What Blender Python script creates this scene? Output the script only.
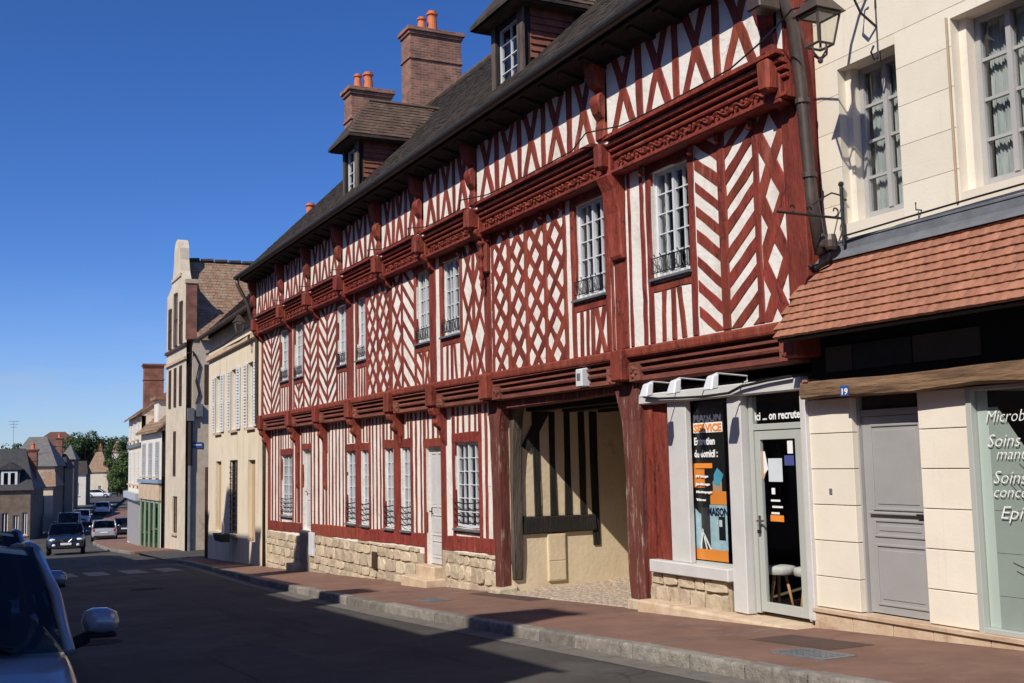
import bpy, bmesh, math, random
from mathutils import Vector, Matrix
for o in list(bpy.data.objects): bpy.data.objects.remove(o)
sc = bpy.context.scene
COL = sc.collection
rnd = random.Random(7)
# ------------------------------------------------------------------ camera
cam = bpy.data.cameras.new('camera'); cam.sensor_width = 36; cam.lens = 1130/1024*36
cam.clip_start = .05; cam.clip_end = 3000
co = bpy.data.objects.new('camera', cam); COL.objects.link(co); sc.camera = co
CP = Vector((0, -8.2, 1.72))
RX = Vector((0.44168073, 0.89692928, -0.02088046))
RD = Vector((-0.10292738, 0.02753778, -0.99430761))
RF = Vector((-0.89124861, 0.44131568, 0.10448149))
m = Matrix((RX, -RD, -RF)).transposed().to_4x4(); m.translation = CP
co.matrix_world = m
# ------------------------------------------------------------------ sky + sun
SUN_EL, SUN_TRAVEL = math.radians(42), Vector((-.5*math.cos(math.radians(42)), .866*math.cos(math.radians(42)), -math.sin(math.radians(42))))
w = bpy.data.worlds.new('World'); sc.world = w; w.use_nodes = True
nt = w.node_tree; bg = nt.nodes['Background']
sky = nt.nodes.new('ShaderNodeTexSky'); sky.sky_type = 'NISHITA'; sky.sun_disc = False
sky.sun_elevation = SUN_EL; sky.sun_rotation = math.radians(150)
sky.altitude = 100; sky.air_density = .7; sky.dust_density = .45; sky.ozone_density = 7
hs = nt.nodes.new('ShaderNodeHueSaturation'); hs.inputs['Saturation'].default_value = 1.16; hs.inputs['Hue'].default_value = .511   # one even grade over the whole sky
nt.links.new(sky.outputs[0], hs.inputs['Color']); tc = nt.nodes.new('ShaderNodeTexCoord'); mpw = nt.nodes.new('ShaderNodeMapping'); mpw.inputs['Scale'].default_value = (2.2, 2.2, 11); nt.links.new(tc.outputs['Generated'], mpw.inputs[0])
cn = nt.nodes.new('ShaderNodeTexNoise'); cn.inputs['Scale'].default_value = 3.2; cn.inputs['Detail'].default_value = 7; cn.inputs['Roughness'].default_value = .6; nt.links.new(mpw.outputs[0], cn.inputs[0])
cr = nt.nodes.new('ShaderNodeMapRange'); cr.inputs[1].default_value = .50; cr.inputs[2].default_value = .78; cr.inputs[3].default_value = .25; cr.inputs[4].default_value = .7; nt.links.new(cn.outputs['Fac'], cr.inputs[0])
sx_ = nt.nodes.new('ShaderNodeSeparateXYZ'); nt.links.new(tc.outputs['Generated'], sx_.inputs[0])
el = nt.nodes.new('ShaderNodeMapRange'); el.inputs[1].default_value = .17; el.inputs[2].default_value = .0; nt.links.new(sx_.outputs[2], el.inputs[0])
cm = nt.nodes.new('ShaderNodeMath'); cm.operation = 'MULTIPLY'; nt.links.new(cr.outputs[0], cm.inputs[0]); nt.links.new(el.outputs[0], cm.inputs[1])
cx_ = nt.nodes.new('ShaderNodeMixRGB'); cx_.inputs[2].default_value = (3.5, 3.75, 4.5, 1); nt.links.new(cm.outputs[0], cx_.inputs[0]); nt.links.new(hs.outputs[0], cx_.inputs[1])
nt.links.new(cx_.outputs[0], bg.inputs[0]); bg.inputs[1].default_value = .138
sun = bpy.data.lights.new('sun', 'SUN'); sun.energy = 5.0; sun.angle = math.radians(.5); sun.color = (1, .93, .82)
so = bpy.data.objects.new('sun', sun); COL.objects.link(so); so.rotation_euler = SUN_TRAVEL.to_track_quat('-Z', 'Y').to_euler()
so.location = (20, -40, 40)
sc.view_settings.view_transform = 'Standard'; sc.view_settings.look = 'None'; sc.view_settings.gamma = 1
sc.view_settings.use_curve_mapping = False; sc.view_settings.exposure = 0
# ------------------------------------------------------------------ materials
MATS = {}
def mat(name, col, col2=None, scale=3, rough=.8, bump=0, bscale=30, stretch=(1, 1, 1), rand=0, spec=.3, metal=0, spots=None, detail=5, coord='pos', wear=None, cracks=None):
    m = bpy.data.materials.new(name); m.use_nodes = True; MATS[name] = m
    n, l = m.node_tree.nodes, m.node_tree.links; p = n['Principled BSDF']
    p.inputs['Roughness'].default_value = rough; p.inputs['Metallic'].default_value = metal
    p.inputs['Specular IOR Level'].default_value = spec
    if coord == 'pos': g = n.new('ShaderNodeNewGeometry').outputs['Position']
    else: g = n.new('ShaderNodeTexCoord').outputs['Object']
    mp = n.new('ShaderNodeMapping'); mp.inputs['Scale'].default_value = stretch; l.new(g, mp.inputs[0])
    t = n.new('ShaderNodeTexNoise'); t.inputs['Scale'].default_value = scale; t.inputs['Detail'].default_value = detail
    t.inputs['Roughness'].default_value = .65; l.new(mp.outputs[0], t.inputs[0])
    r = n.new('ShaderNodeValToRGB'); r.color_ramp.elements[0].position = .32; r.color_ramp.elements[1].position = .7
    c2 = col2 or [c*.75 for c in col]
    r.color_ramp.elements[0].color = (*c2, 1); r.color_ramp.elements[1].color = (*col, 1)
    l.new(t.outputs['Fac'], r.inputs[0]); out = r.outputs[0]
    if rand:
        oi = n.new('ShaderNodeObjectInfo'); h = n.new('ShaderNodeHueSaturation'); mr = n.new('ShaderNodeMapRange')
        mr.inputs[3].default_value = 1-rand; mr.inputs[4].default_value = 1+rand
        l.new(oi.outputs['Random'], mr.inputs[0]); l.new(mr.outputs[0], h.inputs['Value']); l.new(out, h.inputs['Color'])
        m2 = n.new('ShaderNodeMapRange'); m2.inputs[3].default_value = .5-rand*.02; m2.inputs[4].default_value = .5+rand*.04
        mm = n.new('ShaderNodeMath'); mm.operation = 'FRACT'; m3 = n.new('ShaderNodeMath'); m3.operation = 'MULTIPLY'; m3.inputs[1].default_value = 7.13
        l.new(oi.outputs['Random'], m3.inputs[0]); l.new(m3.outputs[0], mm.inputs[0]); l.new(mm.outputs[0], m2.inputs[0]); l.new(m2.outputs[0], h.inputs['Hue'])
        out = h.outputs[0]
    if spots:      # (colour, scale, low, high): blotches with a shape of their own
        sc_, ssc, lo, hi = spots
        t2 = n.new('ShaderNodeTexNoise'); t2.inputs['Scale'].default_value = ssc; t2.inputs['Detail'].default_value = 8; t2.inputs['Roughness'].default_value = .7
        l.new(mp.outputs[0], t2.inputs[0]); mr = n.new('ShaderNodeMapRange'); mr.inputs[1].default_value = lo; mr.inputs[2].default_value = hi
        l.new(t2.outputs['Fac'], mr.inputs[0]); mx = n.new('ShaderNodeMixRGB'); mx.inputs[2].default_value = (*sc_, 1)
        l.new(mr.outputs[0], mx.inputs[0]); l.new(out, mx.inputs[1]); out = mx.outputs[0]
    if wear:       # (colour, scale, low, high, stretch): a second kind of stain
        wc, wsc, lo, hi, wst = wear
        mp2 = n.new('ShaderNodeMapping'); mp2.inputs['Scale'].default_value = wst; mp2.inputs['Location'].default_value = (3.1, 7.7, 1.3); l.new(g, mp2.inputs[0])
        t4 = n.new('ShaderNodeTexNoise'); t4.inputs['Scale'].default_value = wsc; t4.inputs['Detail'].default_value = 7; t4.inputs['Roughness'].default_value = .62; l.new(mp2.outputs[0], t4.inputs[0])
        mr = n.new('ShaderNodeMapRange'); mr.inputs[1].default_value = lo; mr.inputs[2].default_value = hi; l.new(t4.outputs['Fac'], mr.inputs[0])
        mx = n.new('ShaderNodeMixRGB'); mx.inputs[2].default_value = (*wc, 1); l.new(mr.outputs[0], mx.inputs[0]); l.new(out, mx.inputs[1]); out = mx.outputs[0]
    if cracks:     # (colour, scale, width, amount)
        cc, csc, cw, ca = cracks
        wn = n.new('ShaderNodeTexNoise'); wn.inputs['Scale'].default_value = csc*2.5; wn.inputs['Detail'].default_value = 4; l.new(mp.outputs[0], wn.inputs[0])
        va = n.new('ShaderNodeVectorMath'); va.operation = 'SCALE'; va.inputs['Scale'].default_value = .5/csc; l.new(wn.outputs['Color'], va.inputs[0])
        vb = n.new('ShaderNodeVectorMath'); l.new(mp.outputs[0], vb.inputs[0]); l.new(va.outputs[0], vb.inputs[1])
        vo = n.new('ShaderNodeTexVoronoi'); vo.feature = 'DISTANCE_TO_EDGE'; vo.inputs['Scale'].default_value = csc; l.new(vb.outputs[0], vo.inputs['Vector'])
        mr = n.new('ShaderNodeMapRange'); mr.inputs[1].default_value = cw; mr.inputs[2].default_value = cw*.3; l.new(vo.outputs['Distance'], mr.inputs[0])
        ms = n.new('ShaderNodeTexNoise'); ms.inputs['Scale'].default_value = csc*.6; l.new(mp.outputs[0], ms.inputs[0])
        m5 = n.new('ShaderNodeMapRange'); m5.inputs[1].default_value = .5; m5.inputs[2].default_value = .62; m5.inputs[4].default_value = ca; l.new(ms.outputs['Fac'], m5.inputs[0])
        mu = n.new('ShaderNodeMath'); mu.operation = 'MULTIPLY'; l.new(mr.outputs[0], mu.inputs[0]); l.new(m5.outputs[0], mu.inputs[1])
        mx = n.new('ShaderNodeMixRGB'); mx.inputs[2].default_value = (*cc, 1); l.new(mu.outputs[0], mx.inputs[0]); l.new(out, mx.inputs[1]); out = mx.outputs[0]
    l.new(out, p.inputs['Base Color'])
    if bump:
        b = n.new('ShaderNodeBump'); b.inputs['Strength'].default_value = bump; b.inputs['Distance'].default_value = .02
        t3 = n.new('ShaderNodeTexNoise'); t3.inputs['Scale'].default_value = bscale; t3.inputs['Detail'].default_value = 6
        l.new(mp.outputs[0], t3.inputs[0]); l.new(t3.outputs['Fac'], b.inputs['Height']); l.new(b.outputs[0], p.inputs['Normal'])
    return m
def glassmat(name, tint, refl=1.0, body=None, bodyfac=0, wob=.02):
    m = bpy.data.materials.new(name); m.use_nodes = True; MATS[name] = m
    n, l = m.node_tree.nodes, m.node_tree.links; n.remove(n['Principled BSDF'])
    tr = n.new('ShaderNodeBsdfTransparent'); tr.inputs[0].default_value = (*tint, 1)
    gl = n.new('ShaderNodeBsdfGlossy'); gl.inputs['Roughness'].default_value = .015
    lw = n.new('ShaderNodeLayerWeight'); lw.inputs[0].default_value = .5      # reflectance by facing angle, the same from both sides
    pw_ = n.new('ShaderNodeMath'); pw_.operation = 'POWER'; pw_.inputs[1].default_value = 4.5; l.new(lw.outputs['Facing'], pw_.inputs[0])
    mu = n.new('ShaderNodeMath'); mu.operation = 'MULTIPLY_ADD'; mu.inputs[1].default_value = .9*refl; mu.inputs[2].default_value = .05*refl; mu.use_clamp = True
    l.new(pw_.outputs[0], mu.inputs[0])
    b = n.new('ShaderNodeBump'); b.inputs['Strength'].default_value = wob; t = n.new('ShaderNodeTexNoise'); t.inputs['Scale'].default_value = 4
    g = n.new('ShaderNodeNewGeometry'); l.new(g.outputs['Position'], t.inputs[0]); l.new(t.outputs['Fac'], b.inputs['Height']); l.new(b.outputs[0], gl.inputs['Normal'])
    base = tr.outputs[0]
    if body:
        d = n.new('ShaderNodeBsdfDiffuse'); d.inputs[0].default_value = (*body, 1); ms = n.new('ShaderNodeMixShader'); ms.inputs[0].default_value = bodyfac
        l.new(base, ms.inputs[1]); l.new(d.outputs[0], ms.inputs[2]); base = ms.outputs[0]
    mx = n.new('ShaderNodeMixShader'); l.new(mu.outputs[0], mx.inputs[0]); l.new(base, mx.inputs[1]); l.new(gl.outputs[0], mx.inputs[2])
    l.new(mx.outputs[0], n['Material Output'].inputs[0]); return m
def brickmat(name, c1, c2, mortar, bw=.22, bh=.065, bump=.6, axis='x'):
    m = bpy.data.materials.new(name); m.use_nodes = True; MATS[name] = m
    n, l = m.node_tree.nodes, m.node_tree.links; p = n['Principled BSDF']; p.inputs['Roughness'].default_value = .9
    g = n.new('ShaderNodeNewGeometry'); sx = n.new('ShaderNodeSeparateXYZ'); l.new(g.outputs['Position'], sx.inputs[0])
    ad = n.new('ShaderNodeMath'); l.new(sx.outputs[0], ad.inputs[0]); l.new(sx.outputs[1], ad.inputs[1])
    cx = n.new('ShaderNodeCombineXYZ'); l.new(ad.outputs[0], cx.inputs[0]); l.new(sx.outputs[2], cx.inputs[1])
    b = n.new('ShaderNodeTexBrick'); b.inputs['Scale'].default_value = 1; b.inputs['Brick Width'].default_value = bw; b.inputs['Row Height'].default_value = bh
    b.inputs['Mortar Size'].default_value = .012; b.inputs['Color1'].default_value = (*c1, 1); b.inputs['Color2'].default_value = (*c2, 1); b.inputs['Mortar'].default_value = (*mortar, 1)
    l.new(cx.outputs[0], b.inputs[0])
    t = n.new('ShaderNodeTexNoise'); t.inputs['Scale'].default_value = 2.5; t.inputs['Detail'].default_value = 6; l.new(g.outputs['Position'], t.inputs[0])
    h = n.new('ShaderNodeHueSaturation'); mr = n.new('ShaderNodeMapRange'); mr.inputs[1].default_value = .3; mr.inputs[2].default_value = .7; mr.inputs[3].default_value = .65; mr.inputs[4].default_value = 1.25
    l.new(t.outputs['Fac'], mr.inputs[0]); l.new(mr.outputs[0], h.inputs['Value']); l.new(b.outputs['Color'], h.inputs['Color']); l.new(h.outputs[0], p.inputs['Base Color'])
    bp = n.new('ShaderNodeBump'); bp.inputs['Strength'].default_value = bump; bp.inputs['Distance'].default_value = .01; bp.invert = True
    l.new(b.outputs['Fac'], bp.inputs['Height']); l.new(bp.outputs[0], p.inputs['Normal']); return m

RED = mat('red_paint_wood', (.29, .053, .035), (.135, .026, .018), scale=5, rough=.66, bump=.7, bscale=22, stretch=(1.6, 1.6, .45), rand=.17, spec=.28, spots=((.075, .018, .014), 11, .58, .72), wear=((.34, .13, .10), 3.0, .60, .78, (1.5, 1.5, .5)), cracks=((.045, .014, .012), 3.4, .03, .85))
REDW = mat('weathered_red_wood', (.19, .055, .04), (.09, .03, .022), scale=4, rough=.85, bump=.8, bscale=14, stretch=(2.5, 2.5, .35), rand=.1, spots=((.3, .25, .21), 8, .56, .68))
BROWNR = mat('faded_red_brown_wood', (.25, .085, .06), (.14, .045, .033), scale=3, rough=.8, bump=.5, bscale=20, stretch=(.6, 2, 2), rand=.12, spots=((.27, .15, .12), 7, .6, .8))
OLDW = mat('bare_grey_oak', (.16, .13, .11), (.06, .045, .035), scale=5, rough=.9, bump=.9, bscale=18, stretch=(2.5, 2.5, .3), rand=.12)
DARKW = mat('dark_oak', (.030, .026, .023), (.014, .012, .011), scale=5, rough=.8, bump=.7, bscale=16, stretch=(2, 2, .4), rand=.15)
BEAMW = mat('brown_hewn_beam', (.27, .165, .095), (.09, .055, .035), scale=3.0, rough=.85, bump=1.0, bscale=9, stretch=(.5, 3, 3.5), spots=((.05, .035, .025), 5, .6, .72))
WHITE = mat('white_plaster', (.81, .785, .745), (.70, .665, .61), scale=2.3, rough=.92, bump=.5, bscale=14, spots=((.52, .46, .40), 5, .62, .84), wear=((.58, .52, .45), 1.9, .52, .76, (1.6, 1.6, .45)), cracks=((.42, .38, .34), 1.6, .014, .7))
CREAM = mat('cream_render', (.775, .715, .61), (.72, .65, .54), scale=1.6, rough=.87, bump=.10, bscale=38, rand=.05, spots=((.60, .50, .38), 4, .64, .9), wear=((.62, .55, .45), 2.4, .58, .85, (2.5, 2.5, .25)))
PASSW = mat('passage_render', (.74, .62, .44), (.62, .50, .34), scale=1.2, rough=.9, bump=.35, bscale=14, spots=((.48, .3, .18), 2.2, .58, .8))
PLINTH = mat('limestone_plinth', (.62, .50, .36), (.46, .32, .22), scale=3, rough=.85, bump=.3, rand=.08, spots=((.36, .2, .13), 5, .55, .75))
STONE = mat('rubble_stone', (.60, .505, .385), (.39, .31, .22), scale=5, rough=.93, bump=1.0, bscale=11, rand=.22, spots=((.42, .24, .14), 1.6, .60, .78), wear=((.60, .54, .44), 2.5, .60, .76, (1, 1, 1)))
MORTAR = mat('lime_mortar', (.46, .38, .28), (.34, .27, .19), scale=5, rough=.95, bump=.5, bscale=25)
GREYP = mat('pale_grey_paint', (.615, .605, .59), (.54, .53, .52), scale=2.5, rough=.55, bump=.1, bscale=30, spots=((.36, .36, .37), 8, .66, .8))
DOORG = mat('mid_grey_paint', (.35, .345, .345), (.31, .305, .305), scale=2, rough=.45, bump=.05)
WINW = mat('white_window_paint', (.66, .68, .71), (.58, .60, .63), scale=4, rough=.45)
DOORW = mat('pale_door_paint', (.58, .57, .58), (.5, .49, .5), scale=4, rough=.5, bump=.1)
ALU = mat('sage_aluminium', (.43, .45, .42), (.41, .43, .40), scale=2, rough=.4, spec=.5)
IRON = mat('black_iron', (.018, .018, .02), (.01, .01, .012), scale=20, rough=.5, bump=.2, spec=.5)
BRONZE = mat('brown_painted_metal', (.085, .06, .05), (.05, .036, .03), scale=7, rough=.45, spec=.5, bump=.05)
ZINC = mat('grey_zinc', (.20, .215, .235), (.13, .14, .155), scale=5, rough=.45, spec=.5, metal=.2, bump=.1)
GUTTER = mat('dark_gutter', (.045, .043, .042), (.03, .028, .028), scale=6, rough=.5, spec=.5)
TILE_O = mat('orange_flat_tile', (.385, .175, .112), (.275, .118, .075), scale=6, rough=.82, bump=.35, bscale=40, rand=.11, spots=((.17, .08, .06), 9, .60, .78), wear=((.46, .30, .22), 3, .62, .8, (1, 1, 1)))
TILE_D = mat('dark_weathered_tile', (.075, .058, .047), (.030, .024, .020), scale=3.0, rough=.92, bump=.5, bscale=30, spots=((.10, .09, .065), 2.2, .55, .75))
TILE_M = mat('mid_brown_tile', (.15, .10, .072), (.075, .05, .038), scale=4.0, rough=.92, bump=.5, bscale=30, spots=((.17, .14, .1), 2.5, .56, .74))
TILE_B = mat('brown_mottled_tile', (.36, .225, .145), (.18, .11, .075), scale=4.0, rough=.92, bump=.5, bscale=30, spots=((.33, .28, .20), 2.5, .50, .68), detail=8)
SLATE = mat('dark_slate', (.065, .063, .064), (.035, .034, .036), scale=4, rough=.7, bump=.4)
CHEEK = mat('red_brown_hung_tile', (.24, .095, .062), (.14, .05, .035), scale=4, rough=.85, bump=.4)
BRICK = brickmat('chimney_brick', (.36, .135, .085), (.18, .075, .052), (.26, .20, .15), .24, .08)
BRICKR = brickmat('far_brick', (.30, .10, .06), (.22, .08, .05), (.2, .12, .09))
POT = mat('terracotta_pot', (.62, .19, .075), (.5, .14, .06), scale=6, rough=.75, bump=.1)
ASPH = mat('asphalt', (.084, .078, .071), (.056, .052, .048), scale=.9, rough=.84, bump=.6, bscale=140, spots=((.125, .116, .104), .5, .50, .74), spec=.22, wear=((.045, .043, .041), .8, .58, .70, (.18, 1.6, 1)), cracks=((.025, .024, .023), .45, .012, .8))
PAVE = mat('red_asphalt', (.255, .150, .112), (.185, .105, .08), scale=1.4, rough=.92, bump=.6, bscale=130, spots=((.285, .19, .15), 2.1, .54, .8), spec=.18, wear=((.135, .085, .07), 1.1, .56, .75, (1, 1, 1)), cracks=((.09, .055, .045), .7, .010, .7))
CASTI = mat('cast_iron', (.075, .068, .062), (.045, .042, .04), scale=12, rough=.95, bump=.4, spec=.08)
RPATCH = mat('road_repair_asphalt', (.072, .070, .068), (.052, .05, .049), scale=3, rough=.88, bump=.6, bscale=120)
PATCH = mat('dark_patch_asphalt', (.105, .068, .055), (.08, .05, .042), scale=3, rough=.9, bump=.5, bscale=120)
GRAN = mat('granite_kerb', (.28, .255, .225), (.15, .135, .118), scale=9, rough=.88, bump=.7, bscale=45, rand=.24, spots=((.10, .092, .085), 12, .56, .68), wear=((.36, .335, .30), 4, .58, .75, (1, 1, 1)))
GUTTR = mat('pale_gutter_strip', (.19, .17, .145), (.12, .11, .095), scale=6, rough=.9, bump=.4, bscale=60)
COBB = mat('cobble_stone', (.40, .33, .26), (.25, .195, .15), scale=8, rough=.85, bump=.5, bscale=40, rand=.2)
PAINT = mat('worn_road_paint', (.30, .30, .29), (.2, .2, .19), scale=6, rough=.8, spots=((.07, .07, .07), 7, .52, .66))
EARTH = mat('ground_earth', (.12, .10, .075), (.08, .07, .05), scale=.4, rough=.95, bump=.3, bscale=10)
GRASS = mat('wooded_hill', (.05, .075, .03), (.025, .04, .018), scale=.12, rough=.95, bump=.3)
BEIGE = mat('beige_render', (.76, .665, .52), (.69, .585, .44), scale=.9, rough=.9, bump=.2, bscale=14, spots=((.46, .33, .21), 1.7, .6, .85), wear=((.50, .42, .31), 1.5, .52, .75, (2, 2, .25)))
ROUGHC = mat('grey_roughcast', (.56, .47, .38), (.45, .37, .29), scale=2.5, rough=.95, bump=.8, bscale=18, spots=((.3, .24, .19), 1.4, .52, .75))
PALE = mat('pale_render', (.72, .68, .60), (.62, .57, .49), scale=1.2, rough=.9, bump=.2)
TAN = mat('tan_render', (.5, .4, .28), (.38, .29, .2), scale=.8, rough=.9, bump=.3)
DKSTONE_SHADE = mat('dark_stone_shade_wall', (.2, .155, .12), (.12, .09, .07), scale=2, rough=.95, bump=.6, bscale=8)  # dark stone, and shade painted on the left row's street fronts
SHUTW = mat('white_shutter', (.70, .72, .74), (.62, .64, .67), scale=4, rough=.55)
SHUTB = mat('grey_blue_shutter', (.42, .45, .49), (.36, .39, .43), scale=4, rough=.55)
BROWN = mat('brown_joinery', (.085, .045, .032), (.05, .028, .02), scale=5, rough=.6)
GREEN = mat('green_shopfront', (.20, .34, .19), (.16, .28, .155), scale=3, rough=.5)
BLUEP = mat('blue_ledge', (.25, .33, .45), (.2, .27, .38), scale=3, rough=.5)
BLUES = mat('blue_enamel', (.05, .10, .30), (.04, .085, .26), scale=3, rough=.3, spec=.6)
TXTW = mat('white_lettering', (.85, .85, .85), (.8, .8, .8), rough=.5)
TXTN = mat('navy_lettering', (.008, .014, .06), (.008, .012, .05), rough=.5)
ORANGE = mat('orange_print', (.80, .27, .045), (.76, .25, .04), rough=.5)
POSTK = mat('black_print', (.012, .011, .011), (.009, .009, .009), rough=.4)
POSTB = mat('pale_blue_print', (.50, .64, .70), (.26, .42, .50), rough=.5, scale=9)
POSTG = mat('charcoal_print', (.05, .05, .055), (.03, .03, .035), rough=.5, scale=5)
SKIN = mat('peach_print', (.55, .33, .22), (.48, .28, .18), rough=.6)
PAPER = mat('pale_paper', (.62, .68, .72), (.56, .62, .66), rough=.7, scale=9)
CURT = mat('net_curtain', (.40, .40, .39), (.27, .27, .265), scale=12, rough=.9)
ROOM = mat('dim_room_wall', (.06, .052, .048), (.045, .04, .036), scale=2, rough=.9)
ROOMF = mat('shop_floor_wood', (.20, .15, .10), (.14, .10, .065), scale=4, rough=.5, stretch=(1, 6, 1))
MINT = mat('pale_mint_panel', (.66, .70, .66), (.60, .65, .61), scale=2, rough=.7)
FABR = mat('pale_felt', (.55, .53, .52), (.48, .46, .45), scale=20, rough=.95, bump=.3)
BEECH = mat('beech_wood', (.52, .30, .14), (.42, .23, .10), scale=6, rough=.5, stretch=(3, 3, .5))
RUBBER = mat('black_rubber', (.015, .015, .016), (.01, .01, .011), rough=.8)
CABLE = mat('black_cable', (.022, .021, .022), (.015, .015, .015), rough=.6)
LEAF1 = mat('leaf_dark', (.045, .085, .022), (.02, .042, .012), scale=.8, rough=.6, coord='pos')
LEAF2 = mat('leaf_light', (.085, .13, .03), (.045, .075, .018), scale=.8, rough=.6)
BARK = mat('bark', (.1, .075, .055), (.06, .045, .03), scale=5, rough=.9, bump=.6)
GLASS = glassmat('window_glass', (.82, .86, .88), 1.3)
SHOPG = glassmat('shop_glass', (.92, .95, .94), .75, wob=.008)
CARG = glassmat('car_glass', (.16, .175, .18), .9, wob=0)
LAMPG = glassmat('lantern_glass', (.92, .92, .88), .8)
CHROME = mat('plated_steel', (.6, .6, .6), rough=.2, metal=1)
HEADL = mat('headlamp_lens', (.75, .77, .8), (.65, .67, .7), rough=.12, spec=.8)
TAILR = mat('tail_lamp_red', (.4, .015, .012), (.3, .01, .01), rough=.2, spec=.6)
def carpaint(name, c, metal=.35):
    m = mat(name, c, [x*.93 for x in c], scale=1, rough=.32, metal=metal, spec=.5)
    p = m.node_tree.nodes['Principled BSDF']; p.inputs['Coat Weight'].default_value = .7; p.inputs['Coat Roughness'].default_value = .04
    return m
# ------------------------------------------------------------------ mesh helpers
class MB:
    def __init__(s): s.v, s.f = [], []
    def add(s, vs, fs):
        b = len(s.v); s.v += [tuple(v) for v in vs]; s.f += [tuple(i+b for i in f) for f in fs]; return s
    def box(s, x0, x1, y0, y1, z0, z1, j=0):
        vs = [(x, y, z) for z in (z0, z1) for y in (y0, y1) for x in (x0, x1)]
        if j: vs = [tuple(c+rnd.uniform(-j, j) for c in v) for v in vs]
        return s.add(vs, [(0, 2, 3, 1), (4, 5, 7, 6), (0, 1, 5, 4), (2, 6, 7, 3), (0, 4, 6, 2), (1, 3, 7, 5)])
    def prism(s, P, Q):        # two matching loops
        n = len(P); return s.add(list(P)+list(Q), [tuple(range(n))[::-1], tuple(range(n, 2*n))]+[(i, (i+1) % n, n+(i+1) % n, n+i) for i in range(n)])
    def pxz(s, p, y0, y1): return s.prism([(x, y0, z) for x, z in p], [(x, y1, z) for x, z in p])
    def pyz(s, p, x0, x1): return s.prism([(x0, y, z) for y, z in p], [(x1, y, z) for y, z in p])
    def pxy(s, p, z0, z1): return s.prism([(x, y, z0) for x, y in p], [(x, y, z1) for x, y in p])
    def quad(s, a, b, c, d): return s.add([a, b, c, d], [(0, 1, 2, 3)])
    def tube(s, pts, r, n=8, caps=True, r2=None):
        pts = [Vector(p) for p in pts]; rings = []
        for i, p in enumerate(pts):
            a, b = pts[max(i-1, 0)], pts[min(i+1, len(pts)-1)]
            d = (b-a).normalized(); u = d.cross(Vector((0, 0, 1)))
            if u.length < .05: u = d.cross(Vector((1, 0, 0)))
            u.normalize(); v = d.cross(u); rr = r if r2 is None else r+(r2-r)*i/max(1, len(pts)-1)
            rings.append([p+(u*math.cos(k*2*math.pi/n)+v*math.sin(k*2*math.pi/n))*rr for k in range(n)])
        vs = [v for R in rings for v in R]; fs = []
        for i in range(len(pts)-1):
            for k in range(n): fs.append((i*n+k, i*n+(k+1) % n, (i+1)*n+(k+1) % n, (i+1)*n+k))
        if caps: fs += [tuple(range(n))[::-1], tuple(range((len(pts)-1)*n, len(pts)*n))]
        return s.add(vs, fs)
    def lathe(s, c, prof, n=12):
        vs = [(c[0]+r*math.cos(k*2*math.pi/n), c[1]+r*math.sin(k*2*math.pi/n), c[2]+z) for r, z in prof for k in range(n)]
        fs = [(i*n+k, i*n+(k+1) % n, (i+1)*n+(k+1) % n, (i+1)*n+k) for i in range(len(prof)-1) for k in range(n)]
        fs += [tuple(range(n))[::-1], tuple(range((len(prof)-1)*n, len(prof)*n))]
        return s.add(vs, fs)
    def ball(s, c, rx, ry, rz, n=8, m=5):
        return s.lathe2(c, [(math.sin(math.pi*i/m), -math.cos(math.pi*i/m)) for i in range(m+1)], rx, ry, rz, n)
    def lathe2(s, c, prof, rx, ry, rz, n):
        vs = [(c[0]+rx*r*math.cos(k*2*math.pi/n), c[1]+ry*r*math.sin(k*2*math.pi/n), c[2]+rz*z) for r, z in prof for k in range(n)]
        return s.add(vs, [(i*n+k, i*n+(k+1) % n, (i+1)*n+(k+1) % n, (i+1)*n+k) for i in range(len(prof)-1) for k in range(n)])
    def mesh(s, name, m, bevel=0, smooth=False):
        me = bpy.data.meshes.new(name); me.from_pydata(s.v, [], s.f)
        bm = bmesh.new(); bm.from_mesh(me); bmesh.ops.recalc_face_normals(bm, faces=bm.faces)
        if bevel: bmesh.ops.bevel(bm, geom=[e for e in bm.edges if e.is_manifold and e.calc_face_angle(0) > .5], offset=bevel, segments=1, affect='EDGES', profile=.6, clamp_overlap=True)
        bm.to_mesh(me); bm.free(); me.materials.append(m)
        if smooth: me.shade_smooth()
        return me
    def build(s, name, m, parent=None, bevel=0, smooth=False):
        return link(name, s.mesh(name, m, bevel, smooth), parent)
def link(name, me, parent=None, loc=None):
    o = bpy.data.objects.new(name, me); COL.objects.link(o)
    if parent: o.parent = parent
    if loc: o.location = loc
    return o
def tag(o, label, cat, group=None, kind=None):
    if label: o['label'] = label
    if cat: o['category'] = cat
    if group: o['group'] = group
    if kind: o['kind'] = kind
    return o
def struct(o): o['kind'] = 'structure'; return o
def stuff(o): o['kind'] = 'stuff'; return o
def thing(name, label, cat, loc=(0, 0, 0), rz=0, group=None):
    o = bpy.data.objects.new(name, None); COL.objects.link(o); o.location = loc; o.rotation_euler = (0, 0, rz); o.empty_display_size = .2
    return tag(o, label, cat, group)
def box(name, m, parent, x0, x1, y0, y1, z0, z1, bevel=0, j=0): return MB().box(x0, x1, y0, y1, z0, z1, j).build(name, m, parent, bevel)
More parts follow.
